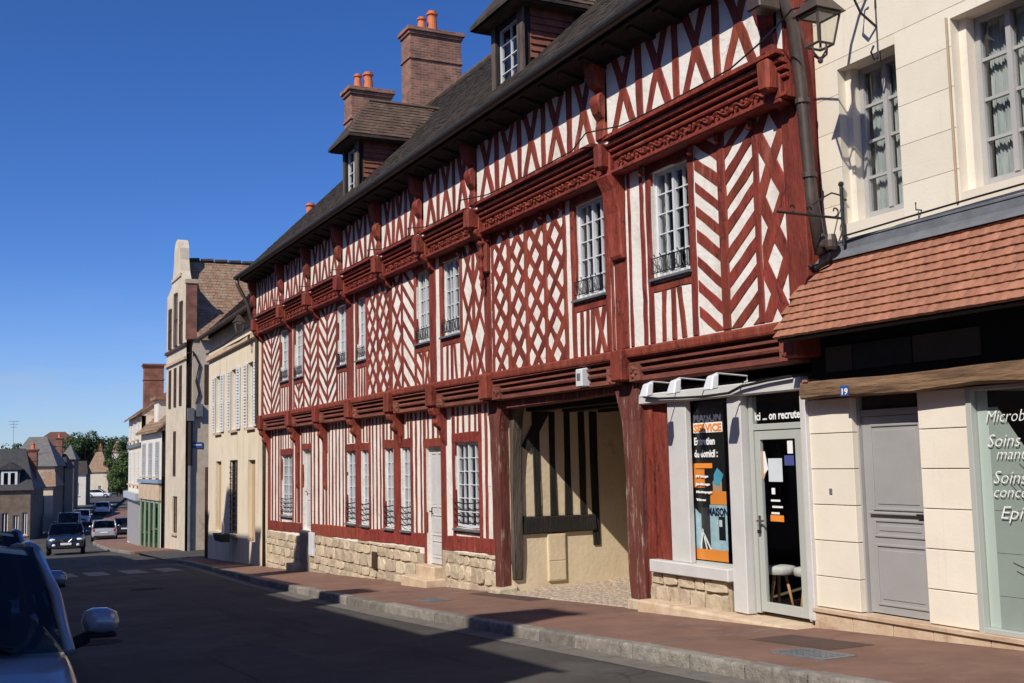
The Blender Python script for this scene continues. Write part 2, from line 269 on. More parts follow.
def clip(poly, rect):
    x0, x1, z0, z1 = rect
    for ax, lim, sg in ((0, x0, 1), (0, x1, -1), (1, z0, 1), (1, z1, -1)):
        out = []
        for i in range(len(poly)):
            a, b = poly[i-1], poly[i]; da, db = sg*(a[ax]-lim), sg*(b[ax]-lim)
            if (da >= 0) != (db >= 0):
                t = da/(da-db); out.append((a[0]+t*(b[0]-a[0]), a[1]+t*(b[1]-a[1])))
            if db >= 0: out.append(b)
        poly = out
        if not poly: return []
    q = []
    for p in poly:
        if not q or math.hypot(p[0]-q[-1][0], p[1]-q[-1][1]) > .004: q.append(p)
    if len(q) > 2 and math.hypot(q[0][0]-q[-1][0], q[0][1]-q[-1][1]) < .004: q.pop()
    return q if len(q) > 2 else []
def area(p): return abs(sum(p[i-1][0]*p[i][1]-p[i][0]*p[i-1][1] for i in range(len(p))))/2
def strip(p0, p1, wd):
    d = Vector((p1[0]-p0[0], p1[1]-p0[1])).normalized(); n = Vector((-d.y, d.x))*wd/2
    return [(p0[0]+n.x, p0[1]+n.y), (p1[0]+n.x, p1[1]+n.y), (p1[0]-n.x, p1[1]-n.y), (p0[0]-n.x, p0[1]-n.y)]
def holed(mb, x0, x1, z0, z1, holes, y, t, back=True):
    xs = sorted({x0, x1, *[h[0] for h in holes], *[h[1] for h in holes]}); zs = sorted({z0, z1, *[h[2] for h in holes], *[h[3] for h in holes]})
    xs = [x for x in xs if x0 <= x <= x1]; zs = [z for z in zs if z0 <= z <= z1]
    for i in range(len(xs)-1):
        for k in range(len(zs)-1):
            cx, cz = (xs[i]+xs[i+1])/2, (zs[k]+zs[k+1])/2
            if any(h[0] < cx < h[1] and h[2] < cz < h[3] for h in holes): continue
            mb.quad((xs[i], y, zs[k]), (xs[i+1], y, zs[k]), (xs[i+1], y, zs[k+1]), (xs[i], y, zs[k+1]))
            if back: mb.quad((xs[i], y+t, zs[k]), (xs[i], y+t, zs[k+1]), (xs[i+1], y+t, zs[k+1]), (xs[i+1], y+t, zs[k]))
    for a, b, c, d in holes:
        mb.quad((a, y, c), (a, y, d), (a, y+t, d), (a, y+t, c)); mb.quad((b, y, c), (b, y+t, c), (b, y+t, d), (b, y, d))
        mb.quad((a, y, d), (b, y, d), (b, y+t, d), (a, y+t, d)); mb.quad((a, y, c), (a, y+t, c), (b, y+t, c), (b, y, c))
    return mb
FONTMESH = {}
def text(s, size, x, y, z, m, parent, name='lettering', shear=0, bold=0, width=None, rot=0):
    cu = bpy.data.curves.new(name, 'FONT'); cu.body = s; cu.size = size; cu.shear = shear; cu.offset = bold; cu.extrude = .0015; cu.resolution_u = 2
    o = bpy.data.objects.new('tmp', cu); COL.objects.link(o); bpy.context.view_layer.update()
    me = bpy.data.meshes.new_from_object(o.evaluated_get(bpy.context.evaluated_depsgraph_get())); bpy.data.objects.remove(o)
    me.materials.clear(); me.materials.append(m)
    xs = [v.co.x for v in me.vertices] or [0]; k = 1
    if width: k = width/(max(xs)-min(xs))
    me.transform(Matrix.Rotation(math.radians(90), 4, 'X') @ Matrix.Rotation(rot, 4, 'Z') @ Matrix.Diagonal((k, 1, 1, 1)))
    return stuff(link(name, me, parent, (x, y, z)))

def lerp_tab(tab, x):
    if x >= tab[0][0]: return tab[0][1]
    for (a, p), (b, q) in zip(tab, tab[1:]):
        if b <= x <= a: return p+(q-p)*(a-x)/(a-b)
    return tab[-1][1]
GZ = [(12, .78), (0, .22), (-40, -1.644), (-55, -2.28), (-68, -2.83), (-80, -3.28), (-95, -3.72), (-105, -3.9), (-115, -3.93), (-135, -3.6), (-160, -3.3), (-200, -3.35), (-260, -3.5), (-900, -3.5)]
def gz(x): return lerp_tab(GZ, x)              # road height along the street
KR = [(12, -2.25), (-18, -2.2), (-21, -2.07), (-27.5, -1.73), (-34, -1.2), (-40.3, -.77), (-60, -.45), (-66, -.46), (-80, .3), (-95, 1.7), (-115, 4.2), (-150, 9.5), (-200, 17.5), (-270, 29)]
KL = [(12, -9.7), (-45, -9.7), (-66, -7.6), (-80, -6.4), (-95, -4.6), (-115, -1.9), (-150, 3.3), (-200, 10.6), (-270, 20)]
def kr(x): return lerp_tab(KR, x)
def kl(x): return lerp_tab(KL, x)
PH = .13                                        # pavement above road
def pz(x): return gz(x)+PH
# ------------------------------------------------------------------ setting: ground, road, pavements
XS = [12, 8, 4, 0, -4, -8, -12, -16, -20, -24, -28, -32, -36, -40, -44, -48, -52, -56, -60, -64, -68, -74, -80, -88, -95, -105, -115, -125, -135, -150, -165, -180, -200, -230, -270]
def sheet(name, m, xs, yf0, yf1, zf, ny=1):
    mb = MB(); n = ny+1
    vs = [(x, yf0(x)+(yf1(x)-yf0(x))*k/ny, zf(x)) for x in xs for k in range(n)]
    mb.add(vs, [(i*n+k, (i+1)*n+k, (i+1)*n+k+1, i*n+k+1) for i in range(len(xs)-1) for k in range(ny)])
    return mb.build(name, m)
struct(sheet('ground', EARTH, [60]+XS+[-400, -900], lambda x: -500, lambda x: 500, lambda x: gz(x)-.35-(.7 if x < -300 else 0), 10))
struct(sheet('road', ASPH, XS, lambda x: kl(x)-.3, lambda x: kr(x)+.2, gz, 6))
mb = MB()                                                                # side lane between the beige house and the gabled house
lane = [(-.2+i*2.0) for i in range(12)]
mb.add([v for y in lane for v in ((-57.2, y, gz(-55)-.004+.02*max(y, 0)), (-43.5, y, gz(-45)-.06+.02*max(y, 0)))], [(2*i, 2*i+1, 2*i+3, 2*i+2) for i in range(11)])
struct(mb.build('side_lane', ASPH))
far = struct(MB().add([(-270, 15, -3.42), (-270, 45, -3.42), (-420, 80, -3.42), (-420, 30, -3.42)], [(0, 1, 2, 3)]).build('far_road', ASPH))
def pave(name, xs, front, back, m=PAVE):
    mb = MB(); n = len(xs)
    vs = [(x, y, pz(x)-d) for x in xs for y, d in ((front(x), .5), (front(x), 0), (back(x), 0), (back(x), .5))]
    fs = [(4*i+k, 4*i+4+k, 4*i+5+k, 4*i+1+k) for i in range(n-1) for k in range(3)]+[(0, 1, 2, 3), (4*n-4, 4*n-3, 4*n-2, 4*n-1)]
    mb.add(vs, fs); return struct(mb.build(name, m))
pv = pave('pavement', [12, 8, 4, 0, -4, -8, -12, -16, -20, -24, -28, -32, -36, -40, -43.6], lambda x: kr(x)+.155, lambda x: .8)
pave('pavement', [-56.6, -60, -64, -68, -74, -80, -86], lambda x: kr(x)+.155, lambda x: 4)
pave('pavement', [-86, -95, -105, -115, -125, -135, -150], lambda x: kr(x)+.155, lambda x: kr(x)+4)
pave('pavement', [12, 4, -4, -12, -20, -28, -36, -45, -52, -60, -66, -74, -80, -88, -95, -105, -115, -125, -135, -150, -165, -180], lambda x: kl(x)-2.2, lambda x: kl(x)-.155)
# granite kerb, one stone after the other
KERB = struct(thing('kerb', None, None)); KERB2 = struct(thing('kerb', None, None))
def kerb_run(parent, xs, line, sgn, low=None):
    for a, b in zip(xs, xs[1:]):
        a2, b2 = a-.009, b+.009; mb = MB(); d = 0 if not low else low((a+b)/2)
        ya, yb = line(a2), line(b2); za, zb = gz(a2)+PH+.006-d+rnd.uniform(-.009, .009), gz(b2)+PH+.006-d+rnd.uniform(-.009, .009)
        o = sgn*.16; c = sgn*.02
        mb.prism([(a2, ya, za-.4), (a2, ya+c*.4, za-.02), (a2, ya+c, za), (a2, ya+o, za), (a2, ya+o, za-.4)],
                 [(b2, yb, zb-.4), (b2, yb+c*.4, zb-.02), (b2, yb+c, zb), (b2, yb+o, zb), (b2, yb+o, zb-.4)])
        mb.build('kerb_stone', GRAN, parent, bevel=.008)
xs = [2.0]
while xs[-1] > -43: xs.append(xs[-1]-rnd.uniform(.75, 1.25))
kerb_run(KERB, xs, kr, 1)
kerb_run(KERB2, [-56.8-i*1.6 for i in range(18)], kr, 1)
# corner of the pavement into the side lane
mb = MB(); arc = [(-43.5-1.2*math.sin(t), kr(-43.5)+1.2*(1-math.cos(t))) for t in [i*math.pi/10 for i in range(6)]]
for (x0, y0), (x1, y1) in zip(arc, arc[1:]):
    q = [(x0, y0), (x1, y1), (x1+.12, y1+.12), (x0+.02, y0+.16)]
    MB().pxy(q, gz(-44)-.3, pz(-44)+.004).build('kerb_stone', GRAN, KERB, bevel=.008)
struct(MB().pxy([(-43.5, kr(-43.5)+.15)]+[(x+.1, y+.14) for x, y in arc]+[(-44.6, 9), (-43.5, 9)], gz(-44)-.4, pz(-44)-.003).build('pavement_corner', PAVE))
struct(sheet('gutter_strip', GUTTR, [4, 0, -4, -8, -12, -16, -20, -24, -28, -32, -36, -40, -43], lambda x: kr(x)-.28+.03*math.sin(x*1.7), lambda x: kr(x)+.01, lambda x: gz(x)+.004))
CROSS = struct(thing('zebra_crossing', None, None))
for y0, y1 in ((-6.4, -5.75), (-5.3, -4.7), (-4.4, -3.75), (-3.3, -2.65), (-2.25, -1.6)):
    MB().add([(-36.6, y0, gz(-36.6)+.005), (-36.6, y1, gz(-36.6)+.005), (-39.6, y1+.05, gz(-39.6)+.005), (-39.6, y0+.05, gz(-39.6)+.005)], [(0, 1, 2, 3)]).build('stripe', PAINT, CROSS)
# patches and iron covers in the pavement
def slab(name, m, x0, x1, y0, y1, h=.004, parent=None):
    return MB().add([(x, y, pz(x)+h+dz) for dz in (0, -.03) for x, y in ((x0, y0), (x1, y0), (x1, y1), (x0, y1))], [(0, 1, 2, 3), (7, 6, 5, 4), (0, 4, 5, 1), (1, 5, 6, 2), (2, 6, 7, 3), (3, 7, 4, 0)]).build(name, m, parent)
struct(slab('pavement_patch', PATCH, -9.15, -8.0, -1.15, -.62)); struct(slab('pavement_patch', PATCH, -17.4, -15.2, -.5, -.12))
struct(slab('pavement_seam', GUTTR, -9.63, -9.58, -2.05, -.35, .003)); struct(slab('pavement_seam', GUTTR, -18.3, -18.2, -2.0, -.1, .003))
def grate(x0, x1, y0, y1, label):
    t = thing('drain_cover', label, 'drain cover', ((x0+x1)/2, (y0+y1)/2, pz((x0+x1)/2)))
    cx, cy = (x1-x0)/2, (y1-y0)/2; s = .0466
    fr = MB()
    for a, b, c, d in ((-cx, cx, -cy, -cy+.03), (-cx, cx, cy-.03, cy), (-cx, -cx+.03, -cy+.03, cy-.03), (cx-.03, cx, -cy+.03, cy-.03)):
        fr.add([(x, y, s*x+z) for z in (-.01, .010) for y in (c, d) for x in (a, b)], [(0, 2, 3, 1), (4, 5, 7, 6), (0, 1, 5, 4), (2, 6, 7, 3), (0, 4, 6, 2), (1, 3, 7, 5)])
    fr.build('frame', ZINC, t)
    g = MB(); n = 9
    g.add([(x, y, s*x+.003) for x, y in ((-cx, -cy), (cx, -cy), (cx, cy), (-cx, cy))], [(0, 1, 2, 3)])
    for i in range(n):
        x = -cx+.05+(2*cx-.1)*i/(n-1)
        for k in range(5):
            y = -cy+.06+(2*cy-.12)*k/4
            g.add([(x+a*.018, y+b*.02, s*(x+a*.018)+z) for z in (.002, .008) for a, b in ((-1, -1), (1, -1), (1, 1), (-1, 1))], [(4, 5, 6, 7), (0, 1, 5, 4), (1, 2, 6, 5), (2, 3, 7, 6), (3, 0, 4, 7)])
    stuff(g.build('studded_plate', ZINC, t))
def manhole(x, y, label):
    t = thing('manhole_cover', label, 'manhole cover', (x, y, gz(x)+.003)); t.rotation_euler = (0, -math.atan(.0466), 0)
    MB().lathe((0, 0, -.03), [(.36, 0), (.36, .036), (.31, .036), (.31, .02)], 28).build('ring', CASTI, t); c = MB().lathe((0, 0, -.03), [(.30, 0), (.30, .034)], 28)
    for i in range(-3, 4):
        for k in range(-3, 4):
            if i*i+k*k < 11: c.box(i*.075-.025, i*.075+.025, k*.075-.025, k*.075+.025, .003, .008)
    c.build('lid', CASTI, t)
manhole(-15.8, -6.5, 'round iron manhole cover in the shaded road near the parked car'); manhole(-27.5, -4.1, 'round iron manhole cover in the road before the zebra crossing')
for i, (x0, x1, y0, y1) in enumerate(((-13.6, -9.2, -5.6, -4.7), (-24.5, -17.5, -4.05, -3.45), (-34, -29.5, -6.6, -5.4), (-8.6, -5.0, -7.0, -6.2))):
    struct(MB().add([(x0, y0, gz(x0)+.0035), (x1, y0+.05, gz(x1)+.0035), (x1, y1, gz(x1)+.0035), (x0, y1-.04, gz(x0)+.0035)], [(0, 1, 2, 3)]).build('road_patch', RPATCH))
grate(-8.25, -7.55, -1.62, -1.25, 'studded grey iron cover in the pavement before the grey door')
grate(-17.0, -16.4, -1.6, -1.2, 'small iron cover in the pavement before the passage arch')
# ------------------------------------------------------------------ the timbered house
XL, XR = -32.6, -9.1
Y0, Y1, Y2 = 0.0, -.2, -.42
BAY = [-32.45, -29.4, -26.9, -24.35, -21.75, -19.45, -17.03, -12.8, -9.3]
H = thing('timbered_house', 'long red and white half-timbered house with carved beams and dark tiled roof', 'house', (-21, 0, pz(-21)))
_hl = Vector(H.location)
def hb(mb, name, m, parent=None, bevel=0, smooth=False):
    p = parent or H; off = base_of(p)      # builders work in world metres
    mb.v = [(a-off.x, b-off.y, c-off.z) for a, b, c in mb.v]
    return mb.build(name, m, p, bevel, smooth)
def base_of(o):
    v = Vector((0, 0, 0))
    while o: v += o.location; o = o.parent
    return v
def hbox(name, m, x0, x1, y0, y1, z0, z1, parent=None, bevel=0, j=0): return hb(MB().box(x0, x1, y0, y1, z0, z1, j), name, m, parent, bevel)
PROUD = .32
def timber(name, poly, y, proud=.03, m=RED, bevel=.008):
    if len(poly) < 3: return
    y0 = y-proud*PROUD-rnd.uniform(0, .003); q = []
    for i in range(len(poly)):                # hewn edges: long sides wander a little
        a, b = Vector(poly[i]), Vector(poly[(i+1) % len(poly)]); L_ = (b-a).length; q.append(tuple(a)); k = min(7, int(L_/.22)); nrm = Vector((-(b-a).y, (b-a).x)).normalized() if L_ > 0 else Vector((0, 0))
        for t in range(1, k+1): q.append(tuple(a+(b-a)*(t/(k+1))+nrm*rnd.uniform(-.011, .011)))
    poly = q
    mb = MB().pxz(poly, y0, y+.04); return hb(mb, name, m, bevel=bevel if area(poly) > .006 else 0)
def vstud(x, z0, z1, wd, y, name='stud', proud=.03, lean=0, m=RED):
    a, b = wd/2+rnd.uniform(-.01, .01), wd/2+rnd.uniform(-.01, .01); l = lean+rnd.uniform(-.018, .018)
    zm = (z0+z1)/2; c = rnd.uniform(-.008, .008)
    timber(name, [(x-a, z0), (x+a, z0), (x+a+c+l/2, zm), (x+b+l, z1), (x-b+l, z1), (x-a+c+l/2, zm)], y, proud, m)
def rail(x0, x1, z, h, y, proud=.035, name='rail', m=RED):
    timber(name, [(x0, z-h/2+rnd.uniform(-.005, .005)), (x1, z-h/2+rnd.uniform(-.005, .005)), (x1, z+h/2), ((x0+x1)/2, z+h/2+rnd.uniform(-.008, .008)), (x0, z+h/2)], y, proud, m)
def lattice(x0, x1, z0, z1, slope, period, wd, y, phase=0, dirs=(1, -1), name='brace'):
    for s in dirs:
        xm = (x0+x1)/2; k = -30
        while k < 30:
            zc = z0+phase+k*period; h = slope*(x1-x0)/2+.4; dx = h/slope
            h2 = h*rnd.uniform(.965, 1.035); zc += rnd.uniform(-.012, .012)
            P = clip(strip((xm-dx, zc-s*h2), (xm+dx, zc+s*h2), wd*rnd.uniform(.84, 1.14)), (x0, x1, z0, z1))
            if P and area(P) > .004: timber(name, P, y, .018+(.012 if s > 0 else 0))
            k += 1
def herring(x0, xc, x1, z0, z1, slope, period, wd, y, phase=0):
    for a, b, s in ((x0, xc, -1), (xc, x1, 1)):
        if b-a < .05: continue
        lattice(a, b, z0, z1, slope, period, wd, y, phase+s*0, (s,), 'chevron_brace')
def ex(a, b, z0, z1, wd, y):                 # one crossing pair
    w2 = wd*.3
    for s, pr in ((1, .018), (-1, .03)):
        p, q = ((a+w2, z0-.05), (b-w2, z1+.05)) if s > 0 else ((a+w2, z1+.05), (b-w2, z0-.05))
        timber('brace', clip(strip(p, q, wd), (a, b, z0, z1)), y, pr)
def window(x0, x1, z0, z1, y, rows=5, cols=2, casements=2, recess=.07, frame=WINW, parent=None, border=.04, bar=.015, curtain=True, sill=True, guard=None, name='window', glass=None, wfun=None, flat=False, cover=None, cmat=None):
    P = parent or H; B = hb if wfun is None else wfun
    yf = y+recess; mb = MB(); e = border
    mb.box(x0, x0+e, yf, yf+.06, z0, z1).box(x1-e, x1, yf, yf+.06, z0, z1)
    mb.box(x0+e, x1-e, yf+.002, yf+.058, z0, z0+e*1.3).box(x0+e, x1-e, yf+.002, yf+.058, z1-e, z1)
    cw = (x1-x0-2*e-(casements-1)*e)/casements; zb, zt = z0+e*1.3, z1-e
    cells = []
    for c in range(casements):
        a = x0+e+c*(cw+e)
        if c: mb.box(a-e, a, yf-.012, yf+.056, zb, zt)
        pw = (cw-(cols-1)*bar)/cols; ph = (zt-zb-(rows-1)*bar)/rows
        for i in range(1, cols): mb.box(a+i*(pw+bar)-bar, a+i*(pw+bar), yf+.008, yf+.05, zb, zt)
        for r in range(1, rows):
            z = zb+r*(ph+bar)
            for i in range(cols): mb.box(a+i*(pw+bar), a+i*(pw+bar)+pw, yf+.010, yf+.048, z-bar, z)
        cells += [(a+i*(pw+bar)+pw/2, zb+r*(ph+bar)+ph/2, pw, ph) for i in range(cols) for r in range(rows)]
    wo = B(mb, name, frame, P); PP = P if flat else wo
    off = base_of(PP)
    for cx, cz, pw, ph in cells:             # every pane sits a hair differently in its putty
        tx, tz = rnd.uniform(-.0016, .0016), rnd.uniform(-.0016, .0016)
        pm = MB().add([(-pw/2, -tx-tz, -ph/2), (pw/2, tx-tz, -ph/2), (pw/2, tx+tz, ph/2), (-pw/2, -tx+tz, ph/2)], [(0, 1, 2, 3)]).mesh('pane', glass or GLASS)
        link('pane', pm, PP, Vector((cx, yf+.03, cz))-off)
    if curtain:
        c = MB(); n = 26
        for (a, b) in ((x0+e, x0+e+(x1-x0-2*e)*(cover[0] if cover else rnd.uniform(.08, .3))), (x1-e-(x1-x0-2*e)*(cover[1] if cover else rnd.uniform(.2, .42)), x1-e)):
            vs = []
            for i in range(n):
                u = a+(b-a)*i/(n-1); d = yf+.11+.018*math.sin(i*1.9)+.008*math.sin(i*.7)
                vs += [(u, d, z0+.02), (u+.01*math.sin(i), d+.006*math.sin(i*2.3), (z0+z1)/2), (u, d, z1)]
            c.add(vs, [(3*i+k, 3*i+3+k, 3*i+4+k, 3*i+1+k) for i in range(n-1) for k in range(2)])
        B(c, 'curtain', cmat or CURT, wo, smooth=True)
    if sill: B(MB().pyz([(y-.07, z0-.05), (y-.07, z0-.02), (yf+.02, z0-.004), (yf+.02, z0-.06)], x0-.04, x1+.04), 'sill', ZINC, wo)
    if guard == 'balcony':
        g = MB()
        for z in (z0+.05, z0+.24): g.tube([(x0+.01, y-.04, z), (x1-.01, y-.04, z)], .008, 6)
        n = max(3, int((x1-x0)/.12)); s = (x1-x0-.04)/n
        for i in range(n+1): g.tube([(x0+.02+i*s, y-.04, z0+.05), (x0+.02+i*s, y-.04, z0+.24)], .006, 5)
        for i in range(n):
            c0 = x0+.02+(i+.5)*s
            g.tube([(c0+.036*math.cos(t), y-.04, z0+.145+.08*math.sin(t)) for t in [k*math.pi/6 for k in range(13)]], .005, 5, caps=False)
            g.tube([(c0+.02*math.sin(t*2), y-.04, z0+.26+.03*t/3.14) for t in [k*math.pi/5 for k in range(6)]], .006, 5)
        B(g, 'window_guard', IRON, wo)
    if guard == 'bars':
        g = MB()
        for k in range(4):
            z = z0+.10+k*.115
            g.tube([(x0-.02, y-.02, z+.01), (x0+.03, y-.05, z+.01), ((x0+x1)/2, y-.055, z-.012), (x1-.03, y-.05, z+.01), (x1+.02, y-.02, z+.02)], .012, 6)
        B(g, 'window_guard', IRON, wo)
    return wo
# window openings ---------------------------------------------------
F1 = [(-30.45, -29.62), (-29.05, -28.24), (-25.32, -24.66), (-23.9, -23.3), (-20.3, -19.62), (-19.0, -18.2), (-14.03, -13.2), (-12.02, -11.2)]
ZW0, ZW1 = 4.0, 5.37
GFW = [(-31.1, -30.0, .36, 1.98), (-25.3, -24.7, .38, 2.0), (-24.22, -23.75, .38, 2.0), (-22.72, -22.22, .38, 2.02), (-21.72, -21.22, .38, 2.02), (-18.98, -17.95, .54, 2.05)]
DOORS = [(-29.0, -28.25, .05, 2.1), (-20.4, -19.65, -.22, 2.0)]
# plaster sheets
mb = MB(); holed(mb, XL, -16.97, -2.2, 2.74, GFW+DOORS, Y0, .25); hb(mb, 'plaster_wall', WHITE)
mb = MB(); holed(mb, XL, XR, 3.06, 5.62, [(a, b, ZW0, ZW1) for a, b in F1], Y1, .25); hb(mb, 'plaster_wall', WHITE)
hbox('plaster_wall', WHITE, XL, XR, Y2, Y2+.25, 5.9, 7.2)
hb(MB().box(XL+.02, XR-.02, .06, 9, 2.72, 2.98), 'floor_slab', DARKW)
hb(MB().box(XL+.02, XR-.02, .06, 9, 5.6, 5.9), 'floor_slab', DARKW)
def zs(x): return .41+.0165*(x+17.2)         # top of the ground-floor sill beam
# jetties ------------------------------------------------------------
for k in range(4):
    a, b = XL+(XR-XL)*k/4, XL+(XR-XL)*(k+1)/4
    dz = (.0, .0, .03, .0, -.02)[k:k+2]
    mb = MB(); P = lambda z: [(-.25, 3.04+z), (-.26, 3.07+z), (-.26, 3.14+z), (-.245, 3.165+z), (.05, 3.165+z), (.05, 3.04+z)]
    mb.prism([(a+.003, *p) for p in P(dz[0])], [(b-.003, *p) for p in P(dz[1])]); hb(mb, 'sill_beam', RED, bevel=.006)
P1 = [(.05, 2.70), (-.15, 2.70), (-.18, 2.72), (-.18, 2.78), (-.10, 2.79), (-.10, 2.82), (-.20, 2.83), (-.21, 2.857), (-.20, 2.885), (-.11, 2.895), (-.11, 2.925), (-.22, 2.935), (-.22, 2.965), (-.10, 2.975), (-.10, 3.01), (-.235, 3.02), (-.235, 3.037), (.05, 3.037)]
P2 = [(.02, 5.49), (-.19, 5.49), (-.215, 5.505), (-.215, 5.54), (-.19, 5.555), (-.155, 5.57), (-.155, 5.70), (-.19, 5.71), (-.20, 5.73), (-.19, 5.75), (-.15, 5.757), (-.15, 5.78), (-.225, 5.788), (-.235, 5.806), (-.225, 5.825), (-.18, 5.832), (-.18, 5.853), (-.265, 5.861), (-.275, 5.878), (-.265, 5.897), (-.21, 5.905), (-.21, 5.932), (-.335, 5.942), (-.335, 5.99), (.02, 5.99)]
def vine(x0, x1, y, z, amp=.035):
    mb = MB(); n = int((x1-x0)/.03)
    mb.tube([(x0+(x1-x0)*i/n, y, z+amp*math.sin(i*.55)) for i in range(n+1)], .013, 5)
    for i in range(0, n, 3):
        x = x0+(x1-x0)*i/n; s = 1 if math.sin(i*.55) < 0 else -1
        mb.ball((x+rnd.uniform(-.01, .01), y-.006, z+s*amp*.6), rnd.uniform(.02, .034), .02, rnd.uniform(.014, .026), 6, 4)
    return hb(mb, 'vine_carving', RED)
for i in range(8):
    a, b = BAY[i]+.15, BAY[i+1]-.15
    if i == 7: b = BAY[8]-.05
    hb(MB().pyz(P1, a, b), 'carved_beam', BROWNR)
    for e0, e1 in ((a, a+.26), (b-.26, b)):                   # carved ends of the beam
        mb = MB().box(e0, e1, -.225, -.02, 2.72, 2.93, .006)
        for q in range(7): mb.ball((rnd.uniform(e0+.04, e1-.04), -.225, rnd.uniform(2.75, 2.90)), .045, .025, .03, 6, 4)
        hb(mb, 'carved_end', BROWNR)
    a2, b2 = a, b if i < 7 else XR+.02
    hb(MB().pyz([(y+Y1, z) for y, z in P2], a2, b2), 'carved_beam', RED)
    vine(a2+.15, b2-.15, Y1-.178, 5.637)
for i, x in enumerate(BAY):
    # storey 1 beam end with a scrolled corbel under it
    wd = .14 if i < 8 else .12
    hbox('beam_end', RED, x-wd, x+wd, -.34, 0, 2.735, 3.15, bevel=.02, j=.006)
    c = [(0, 2.74), (-.29, 2.74), (-.30, 2.66), (-.27, 2.58), (-.21, 2.55), (-.2, 2.5), (-.22, 2.44), (-.18, 2.38), (-.11, 2.33), (-.07, 2.2), (-.05, 2.02 if i in (1, 2) else 2.12), (0, 2.0)]
    if i not in (6, 7, 8): hb(MB().pyz(c, x-.11, x+.11), 'corbel', RED, bevel=.015)
    if i in (1, 2): hb(MB().pyz([(.0, 1.1), (-.04, 1.1), (-.075, 1.2), (-.06, 1.3), (-.08, 2.05), (0, 2.05)], x-.07, x+.07), 'pendant', RED, bevel=.012)
    # storey 2 beam end, faceted boss
    hbox('beam_end', RED, x-.10, x+.10, Y1-.40 if 0 < i < 7 else Y1-.35, Y1, 5.58, 5.93, bevel=.035, j=.008); hbox('beam_end', RED, x-.115, x+.115, Y1-.21, Y1, 5.45, 5.985, bevel=.015)
    if i not in (7, 8): hb(MB().pyz([(Y1, 5.58), (Y1-.27, 5.58), (Y1-.28, 5.52), (Y1-.22, 5.45), (Y1-.15, 5.42), (Y1-.12, 5.34), (Y1-.05, 5.28), (Y1, 5.26)], x-.12, x+.12), 'corbel', RED, bevel=.015)
    # eaves bracket: carved baluster shape on a post
    hb(MB().pyz([(Y2+.02, 5.99), (Y2-.06, 5.99), (Y2-.06, 6.2), (Y2-.02, 6.25), (Y2-.10, 6.36), (Y2-.15, 6.5), (Y2-.13, 6.6), (Y2-.05, 6.64), (Y2-.05, 6.68), (Y2-.14, 6.72), (Y2-.2, 6.85), (Y2-.24, 7.1), (Y2-.26, 7.2), (Y2+.02, 7.2)], x-.12, x+.12), 'eaves_bracket', RED, bevel=.02)
# long pendants on the two sides of the archway bay
def pendant(x, top, prof): hb(MB().lathe((x, Y1-.12, top), prof, 10), 'pendant', RED, smooth=True)
pendant(BAY[6]+.02, 5.5, [(.04, 0), (.05, -.1), (.07, -.13), (.07, -.16), (.03, -.19), (.035, -.28), (.06, -.33), (.065, -.37), (.03, -.41), (.04, -.48), (.06, -.53), (.065, -.57), (.03, -.62), (.045, -.70), (.05, -.74), (.025, -.79), (.035, -.85), (.015, -.92)])
hb(MB().box(BAY[6]-.1, BAY[6]+.14, Y1-.10, Y1, 4.85, 5.5, .01), 'bracket_plate', RED, bevel=.03)
hb(MB().pyz([(Y1, 4.36), (Y1-.06, 4.36), (Y1-.09, 4.42), (Y1-.11, 5.0), (Y1-.18, 5.3), (Y1-.28, 5.5), (Y1, 5.5)], BAY[7]-.16, BAY[7]+.16), 'bracket_plate', RED, bevel=.02)
# first-floor framing ------------------------------------------------
ZB, ZT = 3.165, 5.5
def post(x0, x1, z0=ZB, z1=ZT, y=Y1, proud=.05, m=RED): timber('post', [(x0, z0), (x1, z0), (x1+rnd.uniform(-.01, .01), z1), (x0+rnd.uniform(-.01, .01), z1)], y, proud, m, .012)
def fstuds(xs, wd=.12, z0=ZB, z1=ZT, y=Y1, lean=0): [vstud(x, z0, z1, wd, y, lean=lean) for x in xs]
def win_surround(a, b):
    for x in (a-.06, b+.06): timber('post', [(x-.06, ZB), (x+.06, ZB), (x+.06, ZT), (x-.06, ZT)], Y1, .045)
    rail(a-.0, b+.0, ZW1+.06, .12, Y1, .05); rail(a-.0, b+.0, ZW0-.13, .12, Y1, .042)
for a, b in F1:
    win_surround(a, b); window(a, b, ZW0, ZW1, Y1, rows=5, guard='balcony' if a > -26 else ('balcony' if a < -28 else None))
post(XL, XL+.22); post(-9.42, XR, proud=.07)
for x, s in ((BAY[1], .14), (BAY[3], .2), (BAY[5], .14), (BAY[6], .13), (BAY[7], .16), (BAY[4], .1), (BAY[2], .08)): post(x-s, x+s)
herring(-32.38, -31.45, -30.57, ZB, ZT, .75, .31, .115, Y1); fstuds([-31.45], .1)
herring(-28.12, -27.6, -26.98, ZB, ZT, .75, .32, .115, Y1, .1); fstuds([-27.6], .11)
herring(-26.82, -26.15, -25.44, ZB, ZT, .75, .32, .115, Y1); fstuds([-26.15], .11)
lattice(-23.18, -22.55, ZB, ZT, 1.15, .46, .115, Y1, .1); lattice(-22.55, -21.85, ZB, ZT, 1.15, .46, .115, Y1, .33); fstuds([-22.55], .10)
lattice(-21.65, -21.1, ZB, ZT, 1.1, .62, .115, Y1, .2); fstuds([-21.08], .1); lattice(-21.03, -20.42, ZB, ZT, .8, .36, .11, Y1, 0, (-1,), 'chevron_brace')
lattice(-18.08, -17.6, ZB, ZT, 1.75, .86, .115, Y1, .25); lattice(-17.6, -17.16, ZB, ZT, 1.8, .86, .115, Y1, .25); fstuds([-17.6], .11)
